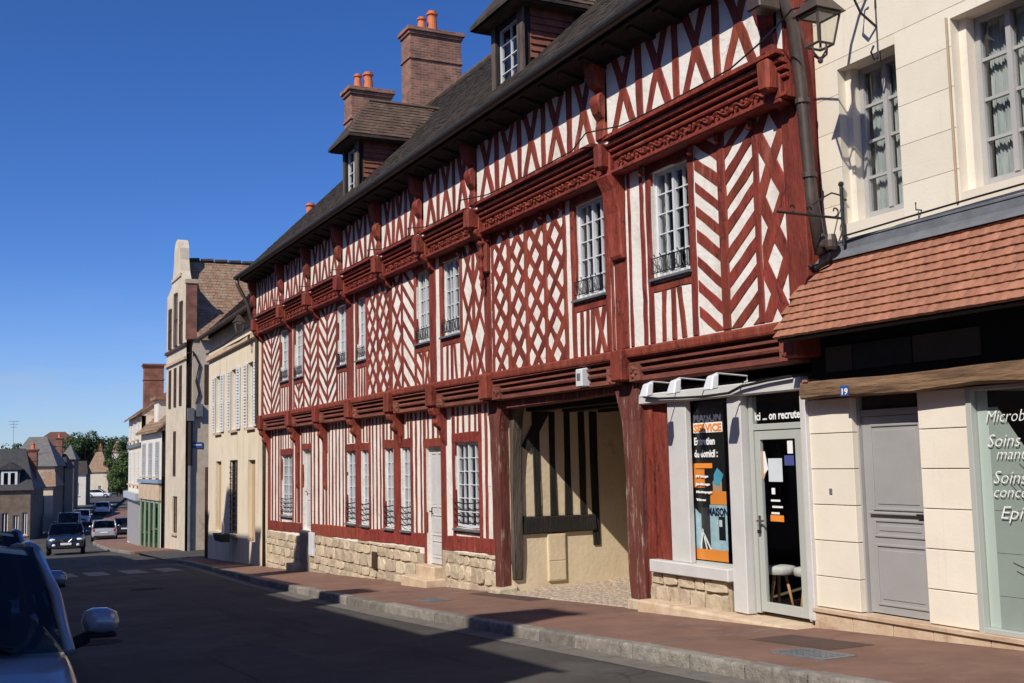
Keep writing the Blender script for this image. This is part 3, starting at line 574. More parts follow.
for i, (a, b) in enumerate(((-16.88, -16.22), (-16.22, -15.58), (-15.58, -14.95), (-14.95, -14.33))):
    lattice(a, b, ZB, ZT, 1.1, .45, .12, Y1, .12+.2*(i % 2)); vstud(b, ZB, ZT, .10, Y1, proud=.05)
fstuds([-16.83], .09); rail(-16.8, -14.3, ZT-.04, .09, Y1)
post(-13.06, -12.98); post(-12.6, -12.52, proud=.03); fstuds([-12.24], .1)
herring(-11.06, -10.53, -9.93, ZB, ZT, .72, .305, .125, Y1, .1); post(-10.6, -10.45, proud=.055); post(-9.95, -9.84)
lattice(-9.84, -9.42, ZB, ZT, 1.65, .72, .165, Y1, .3)
for x in (-16.83, -16.22, -15.58, -14.95, -14.33, -11.06, -9.9, -10.53, -12.15, -18.1, -17.6):         # little carved knobs on the stud heads
    hb(MB().lathe((x, Y1-.06, 5.36), [(.03, 0), (.045, .02), (.03, .04), (.02, .06), (.035, .09), (.02, .12)], 8), 'knob', RED)
# infill below the windows
AB = ZW0-.19
for a, b, kind in ((F1[0][0], F1[0][1], 's'), (F1[1][0], F1[1][1], 'h'), (F1[2][0], F1[2][1], 's'), (F1[3][0], F1[3][1], 's'), (F1[4][0], F1[4][1], 'vx'), (F1[5][0], F1[5][1], 'sl'), (F1[6][0], F1[6][1], 'sx'), (F1[7][0], F1[7][1], 'sl')):
    if kind == 's': fstuds([a+(b-a)*t for t in (.2, .5, .8)], .10, ZB, AB)
    if kind == 'sl':
        for t, l in ((.24, .02), (.52, .0), (.78, -.09)): vstud(a+(b-a)*t, ZB, AB, .11, Y1, lean=l)
    if kind == 'h': fstuds([(a+b)/2], .1, ZB, AB); herring(a, (a+b)/2, b, ZB, AB, .8, .3, .1, Y1)
    if kind == 'vx': herring(a, (a+b)/2-.02, (a+b)/2, ZB, AB, .9, .3, .1, Y1); fstuds([(a+b)/2-.02], .09, ZB, AB); ex((a+b)/2+.03, b, ZB, AB, .1, Y1)
    if kind == 'sx': fstuds([a+(b-a)*t for t in (.16, .36)], .1, ZB, AB); fstuds([a+.53*(b-a)], .1, ZB, AB); ex(a+.6*(b-a), b, ZB, AB, .12, Y1)
hb(MB().box(-9.40, XR+.008, Y1+.001, .32, 3.06, 5.9).box(-9.40, XR+.006, Y2+.002, .32, 5.901, 7.15), 'corner_return', RED)
# top storey framing -------------------------------------------------
for i in range(8):
    a, b = BAY[i]+.12, BAY[i+1]-.12; n = {6: 5, 7: 4, 0: 4}.get(i, 3); s = (b-a)/n
    for k in range(n):
        u = a+k*s
        if k: vstud(u, 5.99, 7.15, .15, Y2)
        ex(u+.09, u+s-.09, 5.99, 7.15, .14, Y2)
# ground-floor framing -----------------------------------------------
for a, b in ((XL, -29.05), (-28.2, -24.5), (-24.5, -20.47), (-19.58, -17.2)):
    poly = [(a, zs(a)-.28), ((a+b)/2, zs((a+b)/2)-.27+rnd.uniform(-.02, .02)), (b, zs(b)-.26), (b, zs(b)), ((a+b)/2, zs((a+b)/2)+rnd.uniform(-.02, .015)), (a, zs(a))]
    timber('ground_sill_beam', poly, Y0, .05, bevel=.012)
GT = 2.7
def gpost(a, b, z0=None, pr=.05): timber('post', [(a, zs(a) if z0 is None else z0), (b, zs(b) if z0 is None else z0), (b, GT), (a, GT)], Y0, pr, bevel=.012)
gpost(XL, XL+.28); gpost(-29.5, -29.24); gpost(-26.98, -26.84); gpost(-24.66, -24.28, pr=.04); gpost(-22.18, -21.78, pr=.04); gpost(-19.63, -19.4, -.35, .06)
for a, b, z0, z1 in GFW:
    for x0, x1 in ((a-.13, a), (b, b+.13)): 
        if not any(p0 < (x0+x1)/2 < p1 for p0, p1 in ((-24.66, -24.28), (-22.18, -21.78))): gpost(x0, x1, pr=.042)
    rail(a-.13, b+.13, z1+.09, .18, Y0, .052); 
    rail(a, b, z0-.05, .09, Y0, .046) if z0-.1 > zs(a)+.02 else None
    n = max(2, int((b-a)/.25))
    for k in range(n): vstud(a+(b-a)*(k+.5)/n, z1+.18, GT, .10, Y0, proud=.012)
    window(a, b, z0, z1, Y0, rows=6, cols=2 if b-a > .9 else 1, guard='bars', recess=.045)
for a, b, z0, z1 in DOORS:
    for x0, x1 in ((a-.12, a), (b, b+.10)): gpost(x0, x1, max(z0, -.3), .045)
    rail(a-.12, b+.1, z1+.08, .16, Y0, .05)
    for k in range(3): vstud(a+(b-a)*(k+.5)/3, z1+.16, GT, .09, Y0)
def run(a, b, n):
    for k in range(n): vstud(a+(b-a)*(k+.5)/n, zs(a)-.01, GT, (b-a)/n*.42, Y0, proud=.012)
run(XL+.3, -31.25, 3); run(-29.86, -29.5, 1); run(-28.12, -27.0, 3); run(-26.82, -25.46, 5); run(-23.6, -22.88, 3); run(-21.06, -20.53, 2); run(-17.8, -17.22, 2)
# doors of the house
def panel_door(x0, x1, z0, z1, y, m, panels, parent=None, handle='left', wf=None):
    B = wf or hb; d = B(MB().box(x0, x1, y, y+.05, z0, z1), 'door', m, parent)
    for a, b, c, e in panels:
        q = MB(); X0, X1, Z0, Z1 = x0+a*(x1-x0), x0+b*(x1-x0), z0+c*(z1-z0), z0+e*(z1-z0); t = .025
        for u in ((X0, X1, Z0, Z0+t), (X0, X1, Z1-t, Z1), (X0, X0+t, Z0+t, Z1-t), (X1-t, X1, Z0+t, Z1-t)): q.box(u[0], u[1], y-.014, y+.01, u[2], u[3])
        q.box(X0+.06, X1-.06, y-.008, y+.01, Z0+.06, Z1-.06); B(q, 'door_panel', m, d, bevel=.004)
    hx = x0+.07 if handle == 'left' else x1-.07; zm = z0+.98
    q = MB().tube([(hx, y-.05, zm), (hx+(.11 if handle == 'left' else -.11), y-.055, zm)], .011, 8).tube([(hx, y+.01, zm), (hx, y-.05, zm)], .011, 8).box(hx-.02, hx+.02, y-.008, y+.002, zm-.11, zm+.07)
    B(q, 'handle', IRON, d); return d
d = panel_door(-20.4, -19.65, -.2, 2.0, .08, DOORW, [(.12, .46, .48, .95), (.54, .88, .48, .95), (.12, .88, .05, .2), (.12, .88, .24, .42)])
d = panel_door(-29.0, -28.25, .05, 2.1, .10, DOORW, [(.12, .88, .45, .95), (.12, .88, .06, .38)])
# stone base: stones one by one
base = hb(MB().box(XL, -28.95, -.045, .2, -2.2, -.15).box(-28.95, -20.5, -.045, .2, -1.6, -.03).box(-19.55, -17.15, -.045, .2, -1.2, .10), 'stone_base', MORTAR)
def stones(x0, x1, zlo, zhi, parent, y=-.045, rh=(.2, .3), rw=(.28, .62), m=STONE, proud=(.025, .05), w=None):
    B = w or hb
    z = zlo((x0+x1)/2)-.1; top = max(zhi(x0), zhi(x1)); row = 0
    while z < top-.03:
        h = rnd.uniform(*rh); x = x0-rnd.uniform(0, .2)
        while x < x1-.02:
            ww = rnd.uniform(*rw); a, b = max(x, x0), min(x+ww, x1); x += ww
            if b-a < .06: continue
            zl, zt = max(z, zlo(a)-.06), min(z+h, zhi((a+b)/2)-.005)
            if zt-zl < .05: continue
            g = .010; k = min(.05, .16*min(b-a, zt-zl)); p = rnd.uniform(*proud)
            def j(): return rnd.uniform(-k, k)
            P = [(a+g+abs(j()), zl+g+abs(j())), ((a+b)/2+j(), zl+g), (b-g-abs(j()), zl+g+abs(j())), (b-g, (zl+zt)/2+j()), (b-g-abs(j())*1.5, zt-g-abs(j())), ((a+b)/2+j(), zt-g), (a+g+abs(j())*1.5, zt-g-abs(j())), (a+g, (zl+zt)/2+j())]
            cx, cz = sum(q[0] for q in P)/8, sum(q[1] for q in P)/8
            Q = [(cx+(u-cx)*.92, y-p+rnd.uniform(-.006, .006), cz+(v-cz)*.90) for u, v in P]; R = [(u, y-p*.6, v) for u, v in P]; S = [(u, y+.05, v) for u, v in P]
            mb = MB(); mb.add(Q+R+S, [tuple(range(8))]+[(i, (i+1) % 8, 8+(i+1) % 8, 8+i) for i in range(8)]+[(8+i, 8+(i+1) % 8, 16+(i+1) % 8, 16+i) for i in range(8)])
            B(mb, 'stone', m, parent)
        z += h; row += 1
stones(XL+.02, -29.1, pz, lambda x: zs(x)-.28, base, rh=(.15, .3), rw=(.2, .62), proud=(.006, .035))
stones(-28.15, -20.75, pz, lambda x: zs(x)-.27, base, rh=(.14, .32), rw=(.18, .6), proud=(.006, .04))
stones(-19.38, -17.2, pz, lambda x: zs(x)-.26, base, rh=(.13, .3), rw=(.16, .45), proud=(.012, .045))
# steps below the doors
st = hb(MB().box(-20.75, -19.45, -.42, 0, pz(-20)-.1, -.42, .006), 'door_step', PLINTH, bevel=.015)
hb(MB().box(-20.52, -19.6, -.2, .08, pz(-20)-.1, -.215, .004), 'door_step', PLINTH, bevel=.015)
hb(MB().box(-29.55, -28.9, -.3, 0, pz(-29)-.1, -.82, .006), 'door_step', PLINTH, bevel=.015)
hb(MB().box(-29.05, -28.35, -.07, .0, -.75, .04, .003), 'cellar_hatch', mat('taupe_board', (.30, .26, .23), (.24, .2, .18), scale=5, rough=.8), bevel=.004)
mbx = thing('meter_box', 'white wall cabinet on the stone base below the striped studs', 'meter box', (-27.9, -.085, -.55))
MB().box(-.2, .2, -.03, .03, 0, .58).build('cabinet', WINW, mbx, bevel=.008); MB().box(-.17, .17, -.036, -.028, .03, .55).build('cabinet_door', WINW, mbx, bevel=.003)
vg = thing('wall_grille', 'brown slatted vent in the stone base left of the grey house door', 'vent', (-23.2, -.09, -.52)); MB().box(-.14, .14, -.01, .04, 0, .36).build('vent_plate', BROWN, vg)
for k in range(5): MB().box(-.12, .12, -.02, -.008, .04+k*.06, .07+k*.06).build('slat', BROWN, vg)
# roof ----------------------------------------------------------------
EY, EZ, RYY, RZZ = -.9, 7.2, 4.25, 12.3
RX0, RX1 = XL-.12, XR+.05
roof = hb(MB().pyz([(EY, EZ), (RYY, RZZ), (RYY+5.3, 7.0), (RYY+5.2, 6.85), (RYY, RZZ-.18), (EY+.12, EZ-.06)], RX0, RX1), 'roof', TILE_D)
def tile_field(p0, ux, us, nx, ny, wx, ws, thick, jit=.008):
    # wedge-shaped tiles: p0 eaves corner, ux along the eaves, us up the slope
    p0, ux, us = Vector(p0), Vector(ux).normalized(), Vector(us).normalized(); nn = ux.cross(us)
    if nn.z < 0: nn = -nn
    mb = MB()
    for r in range(ny):
        for k in range(nx):
            a = p0+ux*(k+(.5 if r % 2 else 0))*wx+us*(r*ws+rnd.uniform(-jit, jit)); t = thick*rnd.uniform(.7, 1.35); g = wx*.04
            b0, b1 = a+ux*g, a+ux*(wx-g); c0, c1 = b0+us*ws*1.25, b1+us*ws*1.25
            mb.add([b0+nn*.004, b1+nn*.004, b1+nn*t, b0+nn*t, c0+nn*.004, c1+nn*.004], [(0, 1, 2, 3), (3, 2, 5, 4), (0, 3, 4), (1, 5, 2)])
    return mb
sl = Vector((0, RYY-EY, RZZ-EZ)); L = sl.length
tf = tile_field((RX0, EY, EZ), (1, 0, 0), sl, int((RX1-RX0)/.19)-1, int(L/.125), .19, .125, .011, .004)
stuff(hb(tf, 'tile_courses', TILE_D, roof))
for k in range(int((RX1-RX0)/.4)):
    x = RX0+.01+k*.4
    hb(MB().tube([(x, RYY, RZZ-.02), (x+.39, RYY, RZZ-.02)], .11, 8), 'ridge_tile', TILE_M, roof)
# eaves boards, gutter, downpipes, gables
hb(MB().pyz([(Y2+.02, 7.18), (EY+.06, 7.15), (EY+.06, 7.09), (Y2+.02, 7.0)], RX0+.02, RX1-.02), 'eaves_board', DARKW)
for k in range(40):
    x = RX0+.2+k*.6
    if x < RX1-.1: hb(MB().pyz([(Y2+.01, 7.05), (EY+.12, 7.08), (EY+.12, 7.05), (EY+.25, 7.01), (Y2+.01, 6.95)], x-.06, x+.06), 'rafter_foot', DARKW)
g = MB(); n = 8; ring = [(EY-.03+.085*math.cos(math.pi+math.pi*i/n), EZ-.01+.085*math.sin(math.pi+math.pi*i/n)) for i in range(n+1)]
ring2 = [(EY-.03+.075*math.cos(math.pi+math.pi*i/n), EZ-.01+.075*math.sin(math.pi+math.pi*i/n)) for i in range(n+1)][::-1]
hb(MB().pyz(ring+ring2, RX0-.03, RX1), 'gutter', GUTTER)
def pipe(pts, r=.055, m=BRONZE, name='downpipe', parent=None):
    o = hb(MB().tube(pts, r, 10), name, m, parent, smooth=True); return o
dp = pipe([(XL-.05, EY-.02, EZ-.06), (XL-.05, EY, EZ-.25), (XL+.02, Y2-.2, EZ-.8), (XL+.02, Y2-.14, 6.1), (XL-.02, Y1-.14, 5.6), (XL-.02, Y1-.14, 2.95), (XL-.02, -.12, 2.5), (XL-.02, -.12, pz(XL)+.02)])
dp = pipe([(XR-.02, EY-.02, EZ-.06), (XR+.02, EY+.05, EZ-.3), (XR+.07, Y2-.2, 6.75), (-9.025, Y2+.08, 6.3), (-9.025, -.26, 5.6), (-9.0, -.21, 4.4), (-8.93, -.18, 3.78)], .068)
hb(MB().box(XR-.12, XR+.10, Y2-.36, Y2-.08, 6.38, 6.72), 'rain_head', BRONZE, bevel=.015)
for z in (4.6, 5.4): hb(MB().lathe((-9.022+.02*(5.5-z), -.255+.04*(5.5-z), z), [(.08, 0), (.08, .05)], 10), 'pipe_clip', BRONZE, dp)
for x0, x1 in ((XL, XL+.2), (XR-.2, XR)):
    hb(MB().pyz([(Y2+.25, 5.9), (9, 5.9), (9, 7.2), (RYY, RZZ-.22), (Y2+.25, 7.5)], x0, x1), 'gable_wall', TAN)
    hb(MB().box(x0, x1, .3, 9, -2.2, 5.9), 'side_wall', TAN)
hbox('rear_wall', TAN, XL, XR, 9, 9.3, -2.2, 7.2)
# chimneys ------------------------------------------------------------
def chimney(x0, x1, y0, y1, zb, zt, pots, B=hb, m=BRICK, parent=None):
    c = B(MB().box(x0, x1, y0, y1, zb, zt-.22).box(x0-.04, x1+.04, y0-.04, y1+.04, zt-1.0, zt-.93).box(x0-.05, x1+.05, y0-.05, y1+.05, zt-.22, zt-.12).box(x0-.1, x1+.1, y0-.1, y1+.1, zt-.12, zt), 'chimney', m, parent, bevel=.008)
    for (px, py, h, r) in pots: B(MB().lathe((px, py, zt), [(r*1.15, 0), (r*1.1, .04), (r, .08), (r*.82, h*.75), (r*.85, h*.8), (r*1.1, h*.84), (r*1.1, h*.9), (r*.8, h*.93), (r*.8, h)], 14), 'chimney_pot', POT, c, smooth=False)
    return c
chimney(-31.85, -31.1, 3.95, 5.65, 11.0, 14.95, [(-31.5, 4.85, .75, .17), (-31.5, 4.5, .5, .14)])
chimney(-31.4, -30.75, 1.95, 3.2, 9.6, 12.7, [(-31.1, 2.6, .6, .15), (-31.1, 2.28, .5, .12)])
# dormers -------------------------------------------------------------
def dormer(x0, x1, yf=-.1, zb=7.75, ze=9.15):
    d = hb(MB().box(x0, x0+.14, yf, yf+.14, zb, ze).box(x1-.14, x1, yf, yf+.14, zb, ze).box(x0+.14, x1-.14, yf+.004, yf+.136, ze-.16, ze).box(x0+.14, x1-.14, yf-.03, yf+.13, zb, zb+.16), 'dormer', DARKW)
    rz = lambda y: EZ+(y-EY)*(RZZ-EZ)/(RYY-EY)
    ye = yf+.14; yb = (ze-EZ)*(RYY-EY)/(RZZ-EZ)+EY
    for a, b in ((x0+.02, x0+.10), (x1-.10, x1-.02)):
        hb(MB().prism([(a, ye, rz(ye)-.1), (a, yb+.1, ze), (a, ye, ze)], [(b, ye, rz(ye)-.1), (b, yb+.1, ze), (b, ye, ze)]), 'cheek_wall', CHEEK, d)
    n = 12; s = (ze-zb)/n
    for k in range(n):                                          # hung tiles in courses on the visible cheek
        z = zb+k*s; y1 = (z+s*.5-EZ)*(RYY-EY)/(RZZ-EZ)+EY
        if y1 > ye+.05:
            t = MB(); q = max(1, int((y1-ye)/.2)); w2 = (y1-ye)/q
            for u in range(q):
                e = rnd.uniform(0, .008); t.pyz([(ye+u*w2+.002, z), (ye+(u+1)*w2-.002, z), (ye+(u+1)*w2-.002, z+s*1.1), (ye+u*w2+.002, z+s*1.1)], x1-.02, x1+.0)
                b0 = len(t.v)-8
                for vi in range(4, 8):
                    X, Y, Z = t.v[b0+vi]; t.v[b0+vi] = (x1+(.035+e if Z < z+s*.5 else .006), Y, Z)
            hb(t, 'hung_tile_course', CHEEK, d)
    hb(MB().box(x1-.16, x1+.05, yf-.02, yf+.02, zb, ze), 'corner_board', OLDW, d); hb(MB().box(x0-.03, x0+.1, yf-.02, yf+.02, zb, ze), 'corner_board', OLDW, d)
    # hipped roof running back into the main slope
    ov = .3; xm = (x0+x1)/2; X0, X1, YF = x0-ov, x1+ov, yf-ov; rzt = ze+1.05; yh = YF+.75
    yr = (rzt-EZ)*(RYY-EY)/(RZZ-EZ)+EY+.1; yb2 = (ze-EZ)*(RYY-EY)/(RZZ-EZ)+EY+.1
    t = .07
    v = [(X0, YF, ze), (X1, YF, ze), (X1, yb2, ze), (X0, yb2, ze), (xm, yh, rzt), (xm, yr, rzt)]
    lo = [(a, b, c-t) for a, b, c in v]
    fs = [(0, 1, 4), (1, 2, 5, 4), (3, 0, 4, 5)]
    mb = MB().add(v+lo, fs+[tuple(i+6 for i in f[::-1]) for f in fs]+[(0, 6, 7, 1), (1, 7, 8, 2), (3, 9, 6, 0)])
    mb.box(X0+.05, X1-.05, YF+.05, yb2-.1, ze-.1, ze-.03)
    dr = hb(mb, 'dormer_roof', TILE_D, d)
    us = Vector((xm-X1, 0, rzt-ze)); Ls = us.length
    tm = MB()
    for r in range(int(Ls/.11)):
        f = r*.11/Ls; ya = YF+(yh-YF)*f; yb3 = yb2+(yr-yb2)*f; k = int((yb3-ya)/.17)
        for q in range(k):
            base_ = Vector((X1, ya+q*.17, ze))+us*f; nn = Vector((us.z, 0, -us.x)).normalized(); e = rnd.uniform(.012, .024)
            up = us.normalized()*.135
            tm.add([base_+nn*e, base_+Vector((0, .165, 0))+nn*e, base_+Vector((0, .165, 0))+up+nn*.002, base_+up+nn*.002, base_, base_+Vector((0, .165, 0))], [(0, 1, 2, 3), (4, 5, 1, 0)])
    stuff(hb(tm, 'dormer_tiles', TILE_M, d))
    for q in range(int((yr-yh)/.3)): hb(MB().tube([(xm, yh+q*.3, rzt), (xm, yh+q*.3+.29, rzt)], .06, 6), 'ridge_tile', TILE_M, d)
    return window(x0+.15, x1-.15, zb+.16, ze-.17, yf+.02, rows=4, cols=2, casements=1, recess=.04, sill=False, parent=d, name='casement', curtain=False, flat=True)
dormer(-16.85, -15.75); dormer(-25.1, -24.1)
# ------------------------------------------------------------------ carriage passage through the house
PX0, PX1 = -16.95, -12.98
pw = hb(MB().box(PX0-.3, PX0, .1, 7.5, -1.2, 2.72), 'passage_wall', PASSW)
hb(MB().box(PX1, PX1+.2, .25, 7.5, -1.2, 2.72), 'passage_wall', PASSW)
hb(MB().box(PX0, PX1, 7.3, 7.5, -1.2, 2.72), 'passage_gate', DARKW)
for y in [.5+.7*k for k in range(10)]: hb(MB().box(PX0, PX1, y-.08, y+.08, 2.52, 2.715, .01), 'ceiling_joist', DARKW)
for k, y in enumerate((.60, .91, 1.20, 1.48, 1.72)):
    w2 = (.06, .055, .065, .062, .07)[k]; zb = .78 if k < 4 else .25
    mb = MB(); c = [rnd.uniform(-.015, .015) for _ in range(6)]
    mb.prism([(PX0-.02, y-w2+c[0], zb), (PX0-.02, y+w2+c[1], zb), (PX0-.02, y+w2+c[2], 1.7), (PX0-.02, y+w2+c[3], 2.52), (PX0-.02, y-w2+c[4], 2.52), (PX0-.02, y-w2+c[5], 1.7)],
             [(PX0+.025, y-w2+c[0], zb), (PX0+.025, y+w2+c[1], zb), (PX0+.025, y+w2+c[2], 1.7), (PX0+.025, y+w2+c[3], 2.52), (PX0+.025, y-w2+c[4], 2.52), (PX0+.025, y-w2+c[5], 1.7)])
    hb(mb, 'stud', DARKW, pw, bevel=.008)
hb(MB().box(PX0-.02, PX0+.045, .3, 1.72, .50, .78, .012), 'rail', DARKW, pw, bevel=.015)
hb(MB().prism([(PX0-.02, .32, 1.95), (PX0-.02, .46, 1.86), (PX0-.02, .86, 2.52), (PX0-.02, .66, 2.52)], [(PX0+.035, .32, 1.95), (PX0+.035, .46, 1.86), (PX0+.035, .86, 2.52), (PX0+.035, .66, 2.52)]), 'brace', DARKW, pw)
hb(MB().box(PX0, PX0+.02, .55, .67, .95, 1.35, .004), 'render_patch', PASSW, pw)
cab = thing('meter_cabinet', 'cream two-door meter cabinet on the passage wall below the dark beam', 'meter cabinet', (PX0+.005, .94, -.30))
MB().box(-.01, .03, -.17, .17, 0, .78).build('cabinet', PASSW, cab, bevel=.006)
MB().box(.028, .036, -.155, .155, .34, .76).build('cabinet_door', PASSW, cab, bevel=.003); MB().box(.028, .036, -.155, .155, .02, .32).build('cabinet_door', PASSW, cab, bevel=.003)
# arch posts: heavy weathered timbers with curved heads
def curved_post(name, x0, x1, ya, yb, z0, m, kink, bevel=.02):
    mb = MB(); zz = [z0, .2, .9, 1.5, 1.9, 2.2, 2.45, 2.72]
    prev = None; vs = []
    for i, z in enumerate(zz):
        k = kink[i] if i < len(kink) else 0
        j = [rnd.uniform(-.012, .012) for _ in range(4)]
        vs += [(x0+k[0]+j[0], ya+j[1], z), (x1+k[1]+j[2], ya+j[3], z), (x1+k[1], yb, z), (x0+k[0], yb, z)]
    n = len(zz); mb.add(vs, [(4*i+a, 4*i+(a+1) % 4, 4*i+4+(a+1) % 4, 4*i+4+a) for i in range(n-1) for a in range(4)]+[(0, 1, 2, 3), (4*n-4, 4*n-3, 4*n-2, 4*n-1)])
    return hb(mb, name, m, bevel=bevel)
curved_post('arch_post', -17.28, -16.96, -.09, .16, pz(-17)+.05, REDW, [(.1, 0), (.06, 0), (.04, 0), (0, 0), (-.02, 0), (-.03, .0), (-.05, .05), (-.07, .14)])
curved_post('arch_post', -16.98, -16.885, .1, .3, pz(-17)+.2, OLDW, [(0, -.02), (0, .0), (0, 0), (0, .0), (0, .02), (0, .05), (0, .1), (0, .2)])
curved_post('arch_post', -12.97, -12.58, -.14, .14, pz(-13)+.12, REDW, [(.04, 0), (0, 0), (0, 0), (0, 0), (-.03, 0), (-.06, 0), (-.14, 0), (-.26, .02)])
hb(MB().box(-13.0, -12.52, -.16, .2, pz(-13)-.1, pz(-13)+.14, .015), 'post_base_stone', STONE, bevel=.03); hb(MB().box(-17.3, -16.85, -.2, .2, pz(-17)-.1, pz(-17)+.1, .03), 'post_base_stone', STONE, bevel=.04)
hb(MB().pxz([(-17.0, 2.56), (-14.5, 2.585), (-12.9, 2.62), (-12.9, 2.70), (-17.0, 2.70)], -.06, .16), 'arch_lintel', REDW, bevel=.012)
# cobbled floor of the passage
fl = hb(MB().add([(PX0, -.15, pz(PX0)+.006), (PX1+.3, -.15, pz(PX1)+.006), (PX1+.3, 7.5, pz(PX1)+.25), (PX0, 7.5, pz(PX0)+.25)], [(0, 1, 2, 3)]), 'passage_floor', MORTAR)
cb = MB(); y = -.12
while y < 4.6:
    d = rnd.uniform(.10, .15); x = PX0+.02-rnd.uniform(0, .1)
    while x < PX1+.02:
        ww = rnd.uniform(.13, .24); z = pz(x)+.006+(y+.15)*.032; h = rnd.uniform(.008, .024)
        a, b, c, e = x+.008, x+ww-.008, y+.008, y+d-.008; i = .02
        cb.add([(a, c, z-.01), (b, c, z-.01), (b, e, z-.01), (a, e, z-.01), (a+i, c+i, z+h), (b-i, c+i, z+h), (b-i, e-i, z+h), (a+i, e-i, z+h)], [(4, 5, 6, 7), (0, 1, 5, 4), (1, 2, 6, 5), (2, 3, 7, 6), (3, 0, 4, 7)])
        x += ww
    y += d
stuff(hb(cb, 'cobbles', COBB, fl))
# ------------------------------------------------------------------ shopfront in the house
SHOP = hb(MB().box(-12.62, -9.42, -.13, .0, 2.405, 2.545, .006), 'shopfront', GREYP, bevel=.012)
def sb(mb, name, m, bevel=0, smooth=False): return hb(mb, name, m, SHOP, bevel, smooth)
hb(MB().box(-12.58, -12.1, -.02, .05, .25, 2.4).box(-12.58, -12.4, -.05, -.02, .0, 2.4), 'red_panel', RED)
sb(MB().box(-12.0, -11.6, -.085, -.0, .42, 2.41, .004), 'pilaster', GREYP, .01)
sb(MB().box(-10.77, -10.52, -.085, .06, -.07, 2.41, .004), 'pilaster', GREYP, .01)
sb(MB().box(-9.53, -9.43, -.06, .1, -.02, 2.40, .004), 'pilaster', GREYP, .01)
sb(MB().box(-12.42, -10.77, -.16, .05, .27, .42, .006), 'sill_board', GREYP, .012)
sb(MB().box(-12.3, -10.7, .001, .04, .42, .455).box(-12.3, -12.26, .001, .04, .455, 2.39).box(-11.72, -11.69, .001, .04, .455, 2.39).box(-10.86, -10.70, .001, .04, .455, 2.39), 'window_frame', ALU)
for a, b in ((-12.26, -11.72), (-11.69, -10.86)): sb(MB().quad((a, .02, .455), (b, .02, .455), (b, .02, 2.39), (a, .02, 2.39)), 'pane', SHOPG)
# door with transom
DX0, DX1 = -10.5, -9.56
sb(MB().box(DX0, DX0+.07, .02, .09, -.05, 2.39).box(DX1-.05, DX1, .02, .09, -.05, 2.39).box(DX0+.07, DX1-.05, .022, .088, 2.0, 2.07), 'door_frame', ALU, .004)
sb(MB().quad((DX0+.07, .03, 2.07), (DX1-.05, .03, 2.07), (DX1-.05, .03, 2.39), (DX0+.07, .03, 2.39)), 'pane', SHOPG)
sd = sb(MB().box(DX0+.08, DX0+.17, .03, .08, -.03, 1.99).box(DX1-.17, DX1-.07, .03, .08, -.03, 1.99).box(DX0+.17, DX1-.17, .032, .078, -.03, .08).box(DX0+.17, DX1-.17, .032, .078, 1.89, 1.99), 'glass_door', ALU, .004)
sb(MB().quad((DX0+.17, .055, .08), (DX1-.17, .055, .08), (DX1-.17, .055, 1.89), (DX0+.17, .055, 1.89)), 'pane', SHOPG)
sb(MB().tube([(DX0+.125, -.02, .98), (DX0+.25, -.025, .985)], .012, 8).tube([(DX0+.125, .03, .98), (DX0+.125, -.02, .98)], .012, 8).box(DX0+.105, DX0+.145, .018, .03, .86, 1.04), 'handle', CHROME)
sb(MB().box(DX0+.11, DX0+.14, -.01, .02, .84, .88), 'lock', IRON)
# stone plinth and ledge
bs = hb(MB().box(-12.52, -10.84, -.06, .3, -1.0, .27), 'stone_base', MORTAR)
stones(-12.5, -10.86, lambda x: -.08, lambda x: .27, bs, y=-.06, rh=(.16, .36), rw=(.2, .5), proud=(.015, .05))
hb(MB().pyz([(-.3, -1.0), (-.3, -.10), (-.285, -.085), (.3, -.075), (.3, -1.0)], -12.5, -9.46), 'shop_step', PLINTH, bevel=.01)
# interior of the shop
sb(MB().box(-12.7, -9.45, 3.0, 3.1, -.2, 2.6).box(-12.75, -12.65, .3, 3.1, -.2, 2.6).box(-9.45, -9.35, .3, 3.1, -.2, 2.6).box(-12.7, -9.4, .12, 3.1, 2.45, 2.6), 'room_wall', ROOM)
sb(MB().box(-12.65, -9.45, .1, 3.0, -.3, -.06), 'room_floor', ROOMF)
def stool(x, y, label):
    t = thing('stool', label, 'stool', (x, y, -.06), group='stools inside the shop door')
    MB().lathe((0, 0, .42), [(.165, 0), (.18, .01), (.185, .06), (.175, .09), (.1, .10)], 20).build('seat', FABR, t, smooth=True)
    for k in range(3):
        a = k*2.094+.5; MB().tube([(.07*math.cos(a), .07*math.sin(a), .43), (.16*math.cos(a), .16*math.sin(a), 0)], .02, 8, r2=.014).build('leg', BEECH, t, smooth=True)
stool(-10.46, .34, 'round pale felt stool nearer the shop door handle'); stool(-10.08, .46, 'round pale felt stool farther right behind the shop door glass')
# writing on the shop glass
GY = .015
def glow(s, size, x, z, m, **k): return text(s, size, x-base_of(SHOP).x, GY-base_of(SHOP).y-k.pop('dy', 0), z-base_of(SHOP).z, m, SHOP, **k)
def panel(x0, x1, z0, z1, m, y=.03, name='poster_field'): return sb(MB().quad((x0, y, z0), (x1, y, z0), (x1, y, z1), (x0, y, z1)), name, m)
panel(-11.650, -10.990, .47, 2.37, POSTK, .032)
glow('MAISON', .155, -11.580, 2.135, mat('blue_black_print', (.09, .10, .14), rough=.3), bold=.006, width=.56)
panel(-11.590, -11.000, 2.005, 2.128, TXTW, .0185); glow('SERVICE', .125, -11.575, 2.022, ORANGE, bold=.005, width=.56)
glow('Entretien', .125, -11.580, 1.86, TXTW, bold=.004, width=.42); glow('du domicil :', .125, -11.580, 1.71, TXTW, bold=.004, width=.47)
panel(-11.650, -11.410, 1.34, 1.63, ORANGE, .031); panel(-11.580, -11.230, 1.575, 1.635, ORANGE, .0185)
